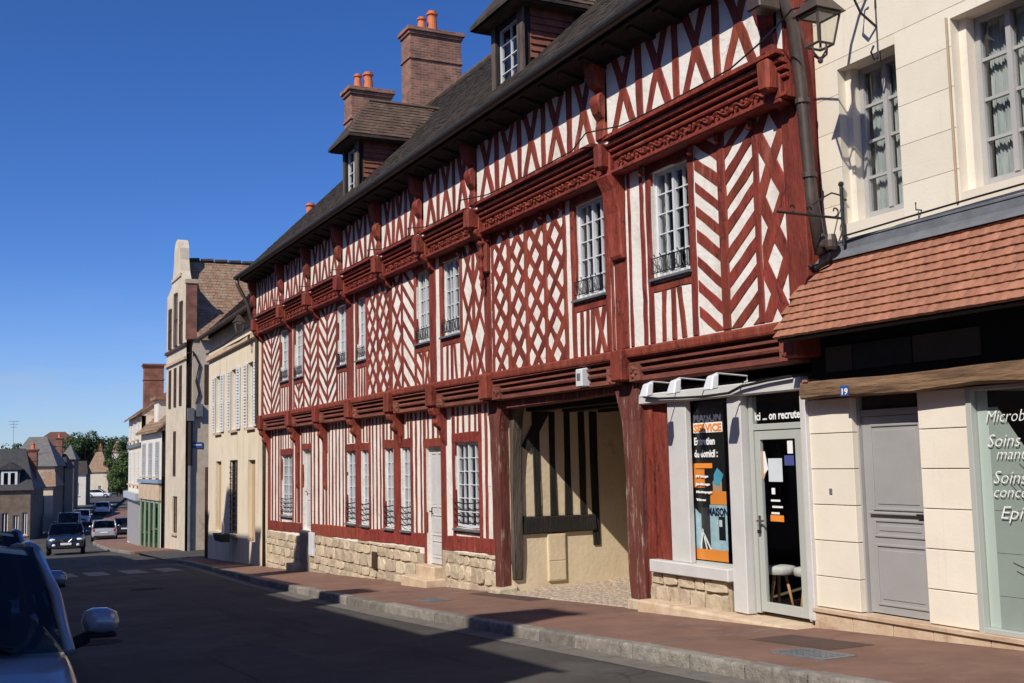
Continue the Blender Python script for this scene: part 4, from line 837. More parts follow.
for i, (s, wd) in enumerate((('Ménage', .26), ('Jardinage', .3), ('Nettoyage', .32), ('Vitres', .2))): glow(s, .035, -11.570, 1.465-i*.095, TXTW, bold=.003, width=wd)
# lower print: person with blue glove reduced to flat fields of colour
panel(-11.250, -11.070, 1.3, 1.42, SKIN, .0305); sb(MB().add([(-11.230, .0295, 1.38), (-11.110, .0295, 1.36), (-11.030, .0295, 1.5), (-11.150, .0295, 1.58), (-11.220, .0295, 1.5)], [(0, 1, 2, 3, 4)]), 'poster_field', mat('cyan_print', (.1, .4, .55), rough=.5))
panel(-11.310, -10.990, 1.14, 1.3, ORANGE, .0305); glow('MAISON', .13, -11.370, 1.01, TXTN, bold=.005, width=.4, dy=-.012)
panel(-11.330, -10.990, .6, 1.135, POSTB, .0305); sb(MB().add([(-11.650, .0303, .6), (-11.510, .0303, .6), (-11.510, .0303, 1.02), (-11.550, .0303, 1.03), (-11.650, .0303, 1.10)], [(0, 1, 2, 3, 4)]), 'poster_field', POSTB)
panel(-11.510, -11.330, .6, 1.1, POSTG, .0307); panel(-11.160, -11.030, .72, 1.0, POSTK, .0295); panel(-11.150, -11.090, .88, .96, PAPER, .0288)
for (a, b) in (((-11.530, .6), (-11.490, .82)), ((-11.410, .6), (-11.490, .84)), ((-11.330, .6), (-11.460, .78))): sb(MB().pxz(strip(a, b, .025), .0275, .028), 'poster_field', TXTW)
panel(-11.650, -10.990, .47, .60, ORANGE, .0265); panel(-12.190, -11.690, .47, .60, ORANGE, .0265)
glow('ici ... on recrute', .13, -10.38, 2.115, TXTW, bold=.003, width=.77)
panel(-10.22, -9.98, 1.42, 1.68, PAPER, .05); panel(-9.88, -9.79, 1.73, 1.87, TXTW, .05); panel(-9.94, -9.78, 1.60, 1.71, mat('violet_blue_print', (.08, .1, .3), rough=.5), .051)
for i, wd in enumerate((.16, .2, .14)): panel(-10.2+.02*(i % 2), -10.2+wd, 1.2-i*.07, 1.222-i*.07, TXTW, .05, 'printed_line')
panel(-10.18, -10.12, 1.28, 1.35, TXTW, .05); panel(-10.22, -9.99, .98, 1.05, ORANGE, .05)
sb(MB().add([(-10.36, .05, 1.5), (-10.31, .05, 1.44), (-10.23, .05, 1.58), (-10.3, .05, 1.77), (-10.37, .05, 1.74)], [(0, 1, 2, 3, 4)]), 'sticker', SKIN); sb(MB().add([(-10.3, .049, 1.5), (-10.22, .049, 1.56), (-10.27, .049, 1.76), (-10.3, .049, 1.76)], [(0, 1, 2, 3)]), 'sticker', TXTW)
# white spotlights on arms above the shop
for i, x in enumerate((-11.66, -11.07, -10.34)):
    t = thing('spotlight', ('white box spotlight at the left end of the shop cornice', 'middle of the three white spotlights over the shop window', 'white box spotlight nearest the shop door')[i], 'spotlight', (x, -.6, 2.52), group='spotlights over the shop')
    MB().prism([(-.085, -.07, -.07), (.085, -.07, -.07), (.085, .035, -.05), (-.085, .035, -.05)], [(-.06, -.02, .09), (.06, -.02, .09), (.06, .07, .12), (-.06, .07, .12)]).build('housing', WINW, t, bevel=.012)
    MB().tube([(0, .02, .1), (0, .08, .125), (0, .5, .10), (0, .5, .04), (0, .46, .03)], .010, 6).build('arm', WINW, t)
tag(MB().tube([(-12.4, -.165, 2.50), (-12.05, -.17, 2.46), (-11.5, -.17, 2.44), (-11.1, -.17, 2.43), (-10.6, -.17, 2.44), (-10.35, -.18, 2.50), (-9.9, -.175, 2.535), (-9.5, -.17, 2.55)], .017, 6).build('cable', CABLE), 'dark cable drooping along the pale shop cornice', 'cable')
t = thing('alarm_box', 'small white box with grey square on the carved beam over the passage', 'alarm box', (-13.86, -.2, 2.73))
MB().prism([(-.09, -.1, .0), (.09, -.1, 0), (.09, .06, 0), (-.09, .06, 0)], [(-.09, -.1, .25), (.09, -.1, .25), (.09, .06, .28), (-.09, .06, .28)]).build('housing', WINW, t, bevel=.012); MB().box(-.045, .045, -.106, -.098, .09, .19).build('lens', ZINC, t)
# ------------------------------------------------------------------ cream shop house on the right
C0, C1 = -9.08, -3.2
CH = thing('cream_house', 'cream stone shop house with orange tiled canopy and grey door', 'house', (-7, 0, pz(-7)))
def cb_(mb, name, m, parent=None, bevel=0, smooth=False): return hb(mb, name, m, parent or CH, bevel, smooth)
CW = [(-8.75, -7.94, 4.07, 5.71), (-7.25, -6.42, 4.07, 5.71)]
mb = MB(); holed(mb, C0, C1, 2.3, 8.4, CW, .006, .32); cb_(mb, 'wall', CREAM)
cb_(MB().box(C0, C1, 8.2, 8.5, -1.5, 8.4), 'rear_wall', TAN); cb_(MB().box(C1-.2, C1, .33, 8.2, -1.5, 8.4), 'side_wall', TAN); cb_(MB().box(C0, C0+.2, .33, 8.2, 2.6, 8.4), 'side_wall', TAN)
cb_(MB().pyz([(-.4, 8.4), (4, 12), (8.8, 8.4), (8.8, 8.3), (-.4, 8.3)], C0+.15, C1+.1), 'roof', TILE_D)
FRGREY = mat('mid_grey_window_paint', (.42, .415, .415), (.36, .355, .355), scale=3, rough=.5); NET = mat('bright_net_curtain', (.62, .64, .60), (.40, .42, .39), scale=10, rough=.9, stretch=(3, 3, .4)); OLDG = glassmat('old_window_glass', (.80, .84, .86), 2.6, wob=.06)
# facing blocks of the upper wall (shallow joints)
JZ = [3.9, 4.29, 4.68, 5.07, 5.45, 5.82, 6.3, 6.8, 7.3, 7.8, 8.35]
for i in range(len(JZ)-1):
    z0, z1 = JZ[i], JZ[i+1]
    spans = [(C0, C1)] if z0 > 5.8 else [(C0, -8.75), (-7.94, -7.25), (-6.42, C1)]
    for a, b in spans:
        zz0, zz1 = z0+.002, z1-.002
        cb_(MB().box(a, b, -.006, .004, zz0, zz1), 'facing_block', CREAM, bevel=.0015)
for a, b in ((-8.75, -7.94), (-7.25, -6.42)):
    cb_(MB().box(a+.001, b-.001, -.006, .004, 3.9035, 4.068), 'facing_block', CREAM); cb_(MB().box(a+.001, b-.001, -.006, .004, 5.712, 5.8165), 'facing_block', CREAM)
for a, b, z0, z1 in CW: window(a+.09, b-.005 if a < -8 else b, z0+.04, z1, .006, rows=4, cols=1, casements=2, recess=.2, frame=FRGREY, parent=CH, sill=False, border=.055, bar=.03, cover=(.45, .5), cmat=NET, glass=OLDG)
for a, b, z0, z1 in CW: cb_(MB().box(a+.0005, a+.085, .1, .3, z0+.001, z1-.001), 'reveal', CREAM)
# ground floor piers of blocks
cb_(MB().box(-9.44, -8.83, .012, .5, -1, 2.3).box(-7.90, -7.36, .012, .5, -1, 2.3), 'pier', MORTAR)
PZ = [.13, .45, .82, 1.19, 1.56, 1.93, 2.29]
for a, b in ((-9.44, -8.80), (-7.91, -7.33)):
    for z0, z1 in zip(PZ, PZ[1:]): cb_(MB().box(a, b, -.012+rnd.uniform(-.002, .002), .2, z0+.004, z1-.004), 'ashlar_block', CREAM, bevel=.004)
for a, b in ((-9.46, -8.9), (-8.9, -8.35), (-8.35, -7.85), (-7.85, -7.2), (-7.2, -6.4), (-6.4, -5.5), (-5.5, -4.4), (-4.4, C1)): cb_(MB().box(a+.004, b-.004, -.045, .3, pz(a)-.15, .075, .002), 'plinth_block', PLINTH, bevel=.006)
cb_(MB().box(-9.46, C1, -.07, .3, .078, .125), 'plinth_cap', PLINTH, bevel=.006)
panel_door(-8.77, -7.87, .14, 2.08, .10, DOORG, [(.12, .86, .52, .96), (.12, .86, .385, .475), (.12, .86, .04, .35)], CH, 'right', cb_)
cb_(MB().box(-8.83, -8.775, .06, .15, .13, 2.3).box(-8.775, -7.87, .085, .15, 2.085, 2.15), 'door_frame', DOORG)
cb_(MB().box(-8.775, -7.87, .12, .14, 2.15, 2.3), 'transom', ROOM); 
cb_(MB().box(-8.7, -7.9, .06, .095, 1.108, 1.135), 'weather_bar', DOORG, bevel=.006)
cb_(MB().box(-9.17, -9.13, -.022, -.01, 1.3, 1.36), 'door_bell', ZINC, bevel=.004)
# hewn beam
mb = MB(); n = 16; vs = []
for i in range(n+1):
    x = -9.36+(C1+9.36)*i/n; u = .02*math.sin(i*1.3)+rnd.uniform(-.008, .008); v = .015*math.sin(i*.9+1)+rnd.uniform(-.008, .008)
    vs += [(x, -.19+rnd.uniform(-.01, .01), 2.29+u), (x, -.20+rnd.uniform(-.012, .012), 2.38+v), (x, -.18, 2.465+v), (x, .2, 2.465), (x, .2, 2.29)]
mb.add(vs, [(5*i+a, 5*i+(a+1) % 5, 5*i+5+(a+1) % 5, 5*i+5+a) for i in range(n) for a in range(5)]+[(0, 1, 2, 3, 4), tuple(range(5*n, 5*n+5))])
cb_(mb, 'lintel_beam', BEAMW, bevel=.012)
cb_(MB().box(-9.30, -9.22, -.20, .0, 2.47, 2.5), 'tile_chip', TILE_O)
t = thing('number_plate', 'small blue enamel house number plate on the brown beam', 'number plate', (-8.66, -.215, 2.33))
MB().box(-.055, .055, -.008, .012, -.04, .065).build('plate', BLUES, t, bevel=.003); text('19', .085, -.045, -.0095, -.025, TXTW, t, bold=.002, width=.085)
SIGNB = mat('brown_sign_board', (.12, .098, .085), (.09, .075, .065), rough=.7)
# black band over the beam painting the canopy's shade, with sign boards
cb_(MB().box(-9.34, C1, -.02, .0, 2.47, 3.2), 'shade_fascia', mat('canopy_shade_black', (.02, .018, .017), (.014, .012, .012), rough=.8))
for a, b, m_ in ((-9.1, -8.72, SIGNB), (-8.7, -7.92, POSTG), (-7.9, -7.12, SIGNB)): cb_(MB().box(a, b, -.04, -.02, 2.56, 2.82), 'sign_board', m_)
# tiled canopy
EYc, EZc, TYc, TZc = -.58, 2.905, -.01, 3.76
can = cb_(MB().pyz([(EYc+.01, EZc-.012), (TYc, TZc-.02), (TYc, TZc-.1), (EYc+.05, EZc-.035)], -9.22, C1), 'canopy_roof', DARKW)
sl = Vector((0, TYc-EYc, TZc-EZc)); Lc = sl.length; us = sl.normalized(); nn = Vector((0, -us.z, us.y)); rows = 10; ws = (Lc-.02)/rows; wx = .108
def tile_mesh():
    mb = MB(); b0, b1 = Vector((.0012, 0, 0)), Vector((wx-.0012, 0, 0)); up = us*ws*1.3; t = .029
    mb.add([b0+nn*-.004, b1+nn*-.004, b1+nn*t, (b0+b1)/2+nn*(t+.004), b0+nn*t, b0+up-nn*.006, b1+up-nn*.006, b1+up+nn*.004, (b0+b1)/2+up+nn*.008, b0+up+nn*.004],
           [(0, 1, 2, 3, 4), (4, 3, 8, 9), (3, 2, 7, 8), (0, 4, 9, 5), (1, 6, 7, 2), (5, 9, 8, 7, 6), (0, 5, 6, 1)])
    return mb.mesh('tile', TILE_O)
tm = tile_mesh(); off = base_of(can)
rest = MB()
for r in range(rows):
    x = -9.24-(wx/2 if r % 2 else 0)
    k = 0
    while x < C1-.1:
        p = Vector((x, EYc, EZc))+us*(r*ws+rnd.uniform(-.0025, .0025))+nn*(.012+rnd.uniform(-.002, .002))
        if x < -6.3:
            o = link('tile', tm, can, p-off); o.rotation_euler = (rnd.uniform(-.015, .015), 0, rnd.uniform(-.012, .012))
        else:
            rest.add([p+Vector(v.co) for v in tm.vertices], [tuple(f.vertices) for f in tm.polygons])
        x += wx; k += 1
stuff(cb_(rest, 'far_tiles', TILE_O, can))
cb_(MB().pyz([(-.10, 3.70), (-.012, 3.80), (-.012, 3.885), (-.02, 3.89), (-.03, 3.80), (-.13, 3.70)], -9.12, C1), 'flashing', ZINC)
cb_(MB().box(-9.05, C1, -.03, -.008, 3.89, 3.91), 'flashing_strip', ZINC)
cb_(MB().tube([(-7.72, .0, 4.0), (-7.72, -.08, 4.0), (-7.72, -.08, 4.07)], .008, 6), 'wall_hook', IRON)
cb_(MB().tube([(-7.28, -.02, 3.98+z) for z in (0, .6, 1.2, 1.75)], .012, 6), 'wall_rod', TAN); 
# beauty shop window
sw = cb_(MB().box(-7.33, -7.27, -.03, .08, .12, 2.29).box(-7.27, C1, -.028, .078, .125, .17).box(-7.27, C1, -.028, .078, 2.25, 2.29), 'shop_window', ALU, bevel=.004)
hb(MB().quad((-7.27, .03, .17), (-4.4, .03, .17), (-4.4, .03, 2.25), (-7.27, .03, 2.25)), 'pane', SHOPG, sw)
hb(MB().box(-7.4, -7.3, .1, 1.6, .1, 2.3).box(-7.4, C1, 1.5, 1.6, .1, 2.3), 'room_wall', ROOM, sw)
hb(MB().box(-7.266, -7.15, .045, .05, .172, 2.248), 'window_film', mat('pale_film', (.52, .58, .54), (.48, .54, .50), scale=3, rough=.6), sw)
film = mat('grey_green_film', (.335, .375, .345), (.30, .34, .31), scale=2, rough=.5)
for za, zb_ in ((.172, .45), (.454, .82), (.824, 1.19), (1.194, 1.5)): hb(MB().box(-7.148, -4.4, .046, .051, za, zb_), 'window_film', film, sw)
hb(MB().pxz([(-7.148, 1.504), (-6.62, 1.504), (-7.05, 2.1), (-7.148, 2.1)], .046, .051), 'window_film', film, sw)  # slanted edge leaves a dark corner, shaped like the beam's shadow
hb(MB().box(-7.3, C1, .05, 1.6, 2.26, 2.31).box(-7.3, C1, .08, 1.6, .05, .125), 'window_bed', MINT, sw)
SO = base_of(sw)
def cursive(s, size, x, z, wd): return text(s, size, x-SO.x, .024-SO.y, z-SO.z, TXTW, sw, shear=.32, width=wd, bold=-.002)
for w_, sz, x, z, wd in (('Microb', .15, -7.17, 1.965, .41), ('Soins', .16, -7.17, 1.75, .35), ('manu', .14, -7.08, 1.64, .33), ('Soins', .16, -7.13, 1.43, .35), ('concep', .14, -7.14, 1.31, .42), ('Epila', .16, -7.08, 1.125, .35)): cursive(w_, sz, x, z, wd)
tw = MB()
for x0, z0, x1, z1 in ((-6.98, 1.5, -6.72, 1.2), (-6.95, 1.42, -6.7, 1.05), (-6.85, 1.6, -6.66, 1.3), (-6.98, .75, -6.62, .5), (-6.95, .68, -6.6, .42), (-6.84, 1.1, -6.6, .95)):
    tw.tube([(x0+(x1-x0)*t, .041, z0+(z1-z0)*t+.05*math.sin(t*3)) for t in (0, .3, .6, 1)], .003, 5); tw.ball((x1, .041, z1), .03, .004, .024, 8, 4)
hb(tw, 'twig_decor', POSTG, sw)
# ------------------------------------------------------------------ neighbouring houses (local frame: x along the front, -y out to the street)
def house_frame(name, label, p0, p1, zb):
    d = Vector((p1[0]-p0[0], p1[1]-p0[1])); t = thing(name, label, 'house', (p0[0], p0[1], zb), math.atan2(d.y, d.x)); return t, d.length
def lb(T):
    def f(mb, name, m, parent=None, bevel=0, smooth=False): return mb.build(name, m, parent or T, bevel, smooth)
    return f
def far_window(T, x0, x1, z0, z1, kind='plain', m=None, fr=WINW, y=0, sill=True):
    mb = MB(); e = .06
    mb.box(x0, x0+e, y+.1, y+.16, z0, z1).box(x1-e, x1, y+.1, y+.16, z0, z1).box(x0+e, x1-e, y+.102, y+.158, z0, z0+e).box(x0+e, x1-e, y+.102, y+.158, z1-e, z1)
    xm = (x0+x1)/2; mb.box(xm-.03, xm+.03, y+.095, y+.155, z0+e, z1-e); mb.box(x0+e, xm-.03, y+.104, y+.15, (z0+z1)/2-.02, (z0+z1)/2+.02).box(xm+.03, x1-e, y+.104, y+.15, (z0+z1)/2-.02, (z0+z1)/2+.02)
    w = mb.build('window', fr, T)
    for a, b in ((x0+e, xm-.03), (xm+.03, x1-e)): MB().quad((a, y+.13, z0+e), (b, y+.13, z0+e), (b, y+.13, z1-e), (a, y+.13, z1-e)).build('pane', GLASS, w)
    MB().quad((x0, y+.24, z0), (x1, y+.24, z0), (x1, y+.24, z1), (x0, y+.24, z1)).build('blind', CURT if kind != 'dark' else ROOM, w)
    if sill: MB().box(x0-.08, x1+.08, y-.08, y+.1, z0-.09, z0-.005).build('sill', PLINTH, w)
    def leaf(a, b, yy, n):
        s = MB().box(a, a+.05, yy, yy+.035, z0, z1).box(b-.05, b, yy, yy+.035, z0, z1).box(a+.05, b-.05, yy+.002, yy+.033, z0, z0+.08).box(a+.05, b-.05, yy+.002, yy+.033, z1-.08, z1).box(a+.05, b-.05, yy+.002, yy+.033, (z0+z1)/2-.04, (z0+z1)/2+.04)
        for k in range(n):
            for za, zb_ in ((z0+.08, (z0+z1)/2-.04), ((z0+z1)/2+.04, z1-.08)):
                z = za+(zb_-za)*(k+.5)/n; s.add([(a+.05, yy+.004, z-.02), (b-.05, yy+.004, z-.02), (b-.05, yy+.03, z+.02), (a+.05, yy+.03, z+.02)], [(0, 1, 2, 3)])
        s.build('shutter', m, w)
    if kind == 'open': leaf(x0-(x1-x0)*.5-.02, x0-.02, y-.06, 9); leaf(x1+.02, x1+(x1-x0)*.5+.02, y-.06, 9)
    if kind == 'shut': leaf(x0, xm-.005, y+.03, 9); leaf(xm+.005, x1, y+.03, 9)
    return w
def gable_roof(T, L, dep, ze, rise, m, over=.25, wallm=None, zlow=None, tiles=None, x0=0):
    a, b = x0-.1, L+.1; yr = dep/2; k = rise/(dep/2)
    r = MB().pyz([(-over, ze-over*k), (yr, ze+rise), (dep+over, ze-over*k), (dep+over, ze-over*k-.1), (yr, ze+rise-.14), (-over, ze-over*k-.1)], a, b).build('roof', m, T)
    if tiles:
        us = Vector((0, yr+over, rise+over*k)); n = int(us.length/tiles)
        stuff(tile_field((a, -over, ze-over*k), (1, 0, 0), us, int((b-a)/tiles/.9)-1, n, tiles*.9, tiles, .03).build('roof_tiles', m, r))
    if wallm:
        for u in (x0, L-.2): MB().pyz([(0.01, ze-.3), (dep, ze-.3), (dep, ze-.05), (yr, ze+rise-.16), (0.01, ze-.05)], u, u+.2).build('gable_wall', wallm, T)
    return r
def shell(T, L, dep, ze, holes, m, zlow=-1.5):
    mb = MB(); holed(mb, 0, L, zlow, ze, holes, 0, .25); mb.box(0, L, dep-.2, dep, zlow, ze).box(0, .2, .26, dep-.2, zlow, ze-.001).box(L-.2, L, .26, dep-.2, zlow, ze-.001)
    return mb.build('wall', m, T)
# beige house next door ------------------------------------------------
T, L = house_frame('beige_house', 'beige rendered house with white louvred shutters beside the timbered house', (-43.0, .36), (-32.75, .02), 0)
wins = [(1.55, 2.65, 2.92, 4.95), (4.55, 5.6, 2.92, 4.95), (7.35, 8.4, 2.92, 4.95)]
gw = [(1.6, 2.7, -.55, 1.9), (4.3, 5.7, -.5, 1.92), (7.4, 8.5, -.6, 1.9)]
shell(T, L, 8, 6.75, wins+gw, BEIGE, -3)
for a, b, z0, z1 in wins: far_window(T, a, b, z0, z1, 'open', SHUTW)
far_window(T, *gw[1], 'dark', None, BROWN); 
for k in (0, 2):
    a, b, z0, z1 = gw[k]; MB().box(a, b, .12, .16, z0, z1).build('boarded_opening', mat('tan_board%d' % k, (.50, .36, .23), (.44, .31, .2), scale=3), T)
for k in range(12): MB().tube([(4.3, -.01, -.4+k*.19), (5.7, -.01, -.4+k*.19)], .014, 6).build('grille_bar', IRON, T)
for x in (4.6, 5.0, 5.4): MB().tube([(x, -.025, -.5), (x, -.025, 1.9)], .014, 6).build('grille_bar', IRON, T)
MB().box(-.02, L, -.12, -.001, 5.62, 5.8).build('string_course', PLINTH, T, bevel=.02); MB().box(0, L, -.05, -.001, 6.5, 6.75).build('cornice', OLDW, T)
gable_roof(T, L, 8, 6.85, 3.8, TILE_D, .35, BEIGE, tiles=.25)
MB().tube([(-.05, -.4, 6.48), (L, -.4, 6.48)], .08, 8).build('gutter', BROWN, T)
chimney(5.0, 5.5, 2.3, 2.8, 8.0, 10.2, [(5.25, 2.55, .55, .16)], lb(T))
MB().tube([(L-.35, -.07, 6.4), (L-.35, -.07, 6.1)], .04, 6).build('pipe_stub', BROWN, T)
MB().box(-.12, -.04, -.1, .1, -2.5, 1.7).build('corner_guard', BROWN, T)
t = thing('window_box', 'dark planter box under the grilled window of the beige house', 'planter', (-37.9, -.05, -.72), math.atan2(-.34, 10.25))
MB().prism([(-.6, -.28, 0), (.6, -.28, 0), (.6, .0, 0), (-.6, 0, 0)], [(-.66, -.34, .24), (.66, -.34, .24), (.66, 0, .24), (-.66, 0, .24)]).build('trough', ROOM, t)
MB().tube([(.2, -.15, .2), (.18, -.16, .75)], .05, 8, r2=.03).build('ornament', WINW, t)
WEATH = mat('weathered_render', (.63, .55, .43), (.50, .42, .32), scale=1.4, rough=.92, bump=.4, bscale=14, spots=((.40, .32, .24), 1.6, .56, .8))
# house with the scrolled gable ---------------------------------------
GX0, GX1, GYF = -60.6, -55.0, 1.68
T = thing('gabled_house', 'tall pale house with a scrolled gable front and mottled brown roof', 'house', (GX0, GYF, -3.2)); L = GX1-GX0
gh = [(.9, 1.5, 7.9, 9.85), (2.4, 3.0, 7.9, 9.85), (3.9, 4.5, 7.9, 9.85), (2.4, 3.0, 4.5, 6.7), (2.2, 3.5, 1.7, 3.5)]
mb = MB(); holed(mb, 0, L, -1, 11.0, [h for h in gh if h[3] < 11], 0, .3); mb.box(0, .25, .31, 10, -1, 11).box(0, L, 9.8, 10, -1, 11); mb.build('wall', WEATH, T)
MB().box(L-.3, L, .31, 10, -1, 11.4).build('side_wall', ROUGHC, T)
mid = L/2; top = 15.7                       # scrolled parapet
prof = [(0, 11.0), (L, 11.0), (L, 13.8), (L-.5, 13.85), (mid+1.5, 14.1), (mid+1.1, 14.6), (mid+.85, 15.2), (mid+.8, 15.8), (mid+.6, 16.15), (mid+.3, 16.3), (mid, 16.34)]
prof += [(L-x, z) for x, z in prof[::-1][1:-2]]; prof = [p for i, p in enumerate(prof) if i == 0 or p != prof[i-1]]
MB().pxz(prof, 0, .45).build('gable_parapet', WEATH, T); MB().box(mid-1.3, mid+1.3, -.06, .0, 14.3, 14.45).build('string_course', PLINTH, T)
for (a, b, z0, z1) in ((.9, 1.5, 10.9, 13.0), (2.45, 3.15, 10.9, 13.6), (4.0, 4.6, 10.9, 13.0)): far_window(T, a, b, z0, z1, 'shut', BROWN, BROWN, y=-.115, sill=False)
for h in gh[:3]: far_window(T, *h, 'shut', BROWN, BROWN, y=-.07, sill=False)
far_window(T, *gh[3], 'shut', BROWN, BROWN, y=-.07, sill=False); far_window(T, *gh[4], 'plain', None, BROWN, y=-.03)
for z in (10.7, 10.05): MB().box(-.05, L+.06, -.1, -.001, z, z+.14).build('string_course', BROWN if z > 10.5 else PLINTH, T)
MB().box(L-.02, L+.10, -.05, .46, 11.0, 13.7).build('corner_pilaster', BRICKR, T); MB().box(L-.1, L+.14, -.1, .5, 13.7, 13.9).build('corner_cap', PLINTH, T)
ez, rz_ = 11.3, 15.3
for s in (1, -1):
    xe = L+.25 if s > 0 else -.25
    MB().prism([(xe, .46, ez-.2), (mid, .46, rz_), (mid, .46, rz_-.15), (xe, .46, ez-.35)], [(xe, 10.2, ez-.2), (mid, 10.2, rz_), (mid, 10.2, rz_-.15), (xe, 10.2, ez-.35)]).build('roof', TILE_B, T)
us = Vector((mid-(L+.25), 0, rz_-ez+.2))
stuff(tile_field((L+.25, .5, ez-.2), (0, 1, 0), us, 60, 26, .16, us.length/26, .022).build('roof_tiles', TILE_B, T))
for k in range(14): MB().tube([(mid, .5+k*.7, rz_+.02), (mid, 1.1+k*.7, rz_+.06)], .13, 6).build('ridge_tile', TILE_D, T)
MB().box(L-.02, L+.03, .85, 2.2, 7.9, 9.8).build('side_shutter', BROWN, T)
MB().tube([(L+.08, .2, .9), (L+.08, .2, 5.0)], .09, 8).build('downpipe', ZINC, T); MB().tube([(L+.08, .2, 5.0), (L+.08, .2, 7.2)], .11, 8).build('downpipe', CABLE, T)
MB().tube([(L+.06, .0, 10.3), (L+.06, .3, 10.4), (L+.06, .6, 9.8), (L+.06, .45, 9.0), (L+.06, .6, 8.4), (L+.06, .45, 7.9)], .04, 6).build('wall_cable', CABLE, T)
MB().box(L, L+.2, .05, .35, 7.1, 7.7).build('junction_box', ZINC, T); MB().box(L, L+.2, .45, .75, 7.3, 7.9).build('junction_box', ZINC, T)
t = thing('street_sign', 'small blue street name plate on the roughcast side wall', 'sign', (GX1+.02, GYF+.55, 2.75)); MB().box(0, .02, -.25, .25, -.14, .14).build('plate', BLUES, t); MB().box(.02, .024, -.19, .19, -.02, .03).build('lettering', TXTW, t)
# white house with the green shopfront ---------------------------------
T, L = house_frame('white_house', 'white house with blue-grey shutters above a green shopfront', (-68.4, 1.58), (-61.3, 1.6), -2.75)
wins = [(.7, 1.7, 4.0, 5.85), (3.0, 4.0, 4.0, 5.85), (5.3, 6.3, 4.0, 5.85)]
shell(T, L, 8, 6.7, wins, PALE)
for h in wins: far_window(T, *h, 'shut', SHUTB, y=-.08)
MB().box(-.05, L+.05, -.2, 0, 3.65, 3.85).build('shop_cornice', BLUEP, T); MB().box(0.05, L-.05, -.12, -.001, 2.75, 3.6).build('shop_fascia', PLINTH, T)
for x in (.1, 1.7, 3.2, 4.8, 6.4): MB().box(x, x+.5, -.045, -.002, -.3, 2.75).build('shop_pilaster', GREEN, T)
for a, b in ((.6, 1.7), (2.2, 3.2), (3.7, 4.8), (5.3, 6.4)): MB().box(a, b, -.02, -.004, .1, 2.6).build('shop_pane', CARG, T); MB().box(a, b, -.04, -.003, -.3, .1).build('stall_riser', GREEN, T)
gable_roof(T, L, 8, 6.7, 3.6, TILE_B, .3, PALE, tiles=.3)
MB().box(2.6, 4.0, .3, 2.4, 6.8, 8.2).build('dormer_wall', PALE, T); MB().pyz([(.1, 8.2), (.1, 8.35), (3.2, 8.6), (3.2, 8.2)], 2.4, 4.2).build('dormer_roof', TILE_B, T)
# cream end house -------------------------------------------------------
T, L = house_frame('cream_end_house', 'tall cream house with a big brick chimney at the street bend', (-79.0, 2.3), (-68.5, 1.6), -3.25)
wins = [(1.2, 2.3, 6.7, 8.0), (4.4, 5.5, 6.7, 8.0), (7.6, 8.7, 6.7, 8.0), (1.2, 2.3, 4.0, 6.0), (4.4, 5.5, 4.0, 6.0), (7.6, 8.7, 4.0, 6.0)]
shell(T, L, 8, 8.3, wins, BEIGE)
for h in wins: far_window(T, *h, 'shut', SHUTW, fr=DOORW, y=-.08)
MB().box(-.1, L, -.12, -.001, 6.25, 6.45).build('string_course', ZINC, T); MB().box(-.1, L, -.3, -.001, 3.1, 3.5).build('shop_cornice', SHUTB, T); MB().box(.5, L-.5, -.05, -.002, .3, 2.9).build('shop_shutter', DOORG, T)
gable_roof(T, L, 8, 8.3, 2.9, TILE_B, .3, BEIGE, tiles=.3)
chimney(6.6, 7.5, .35, 1.5, 8.0, 11.3, [], lb(T), BRICKR)
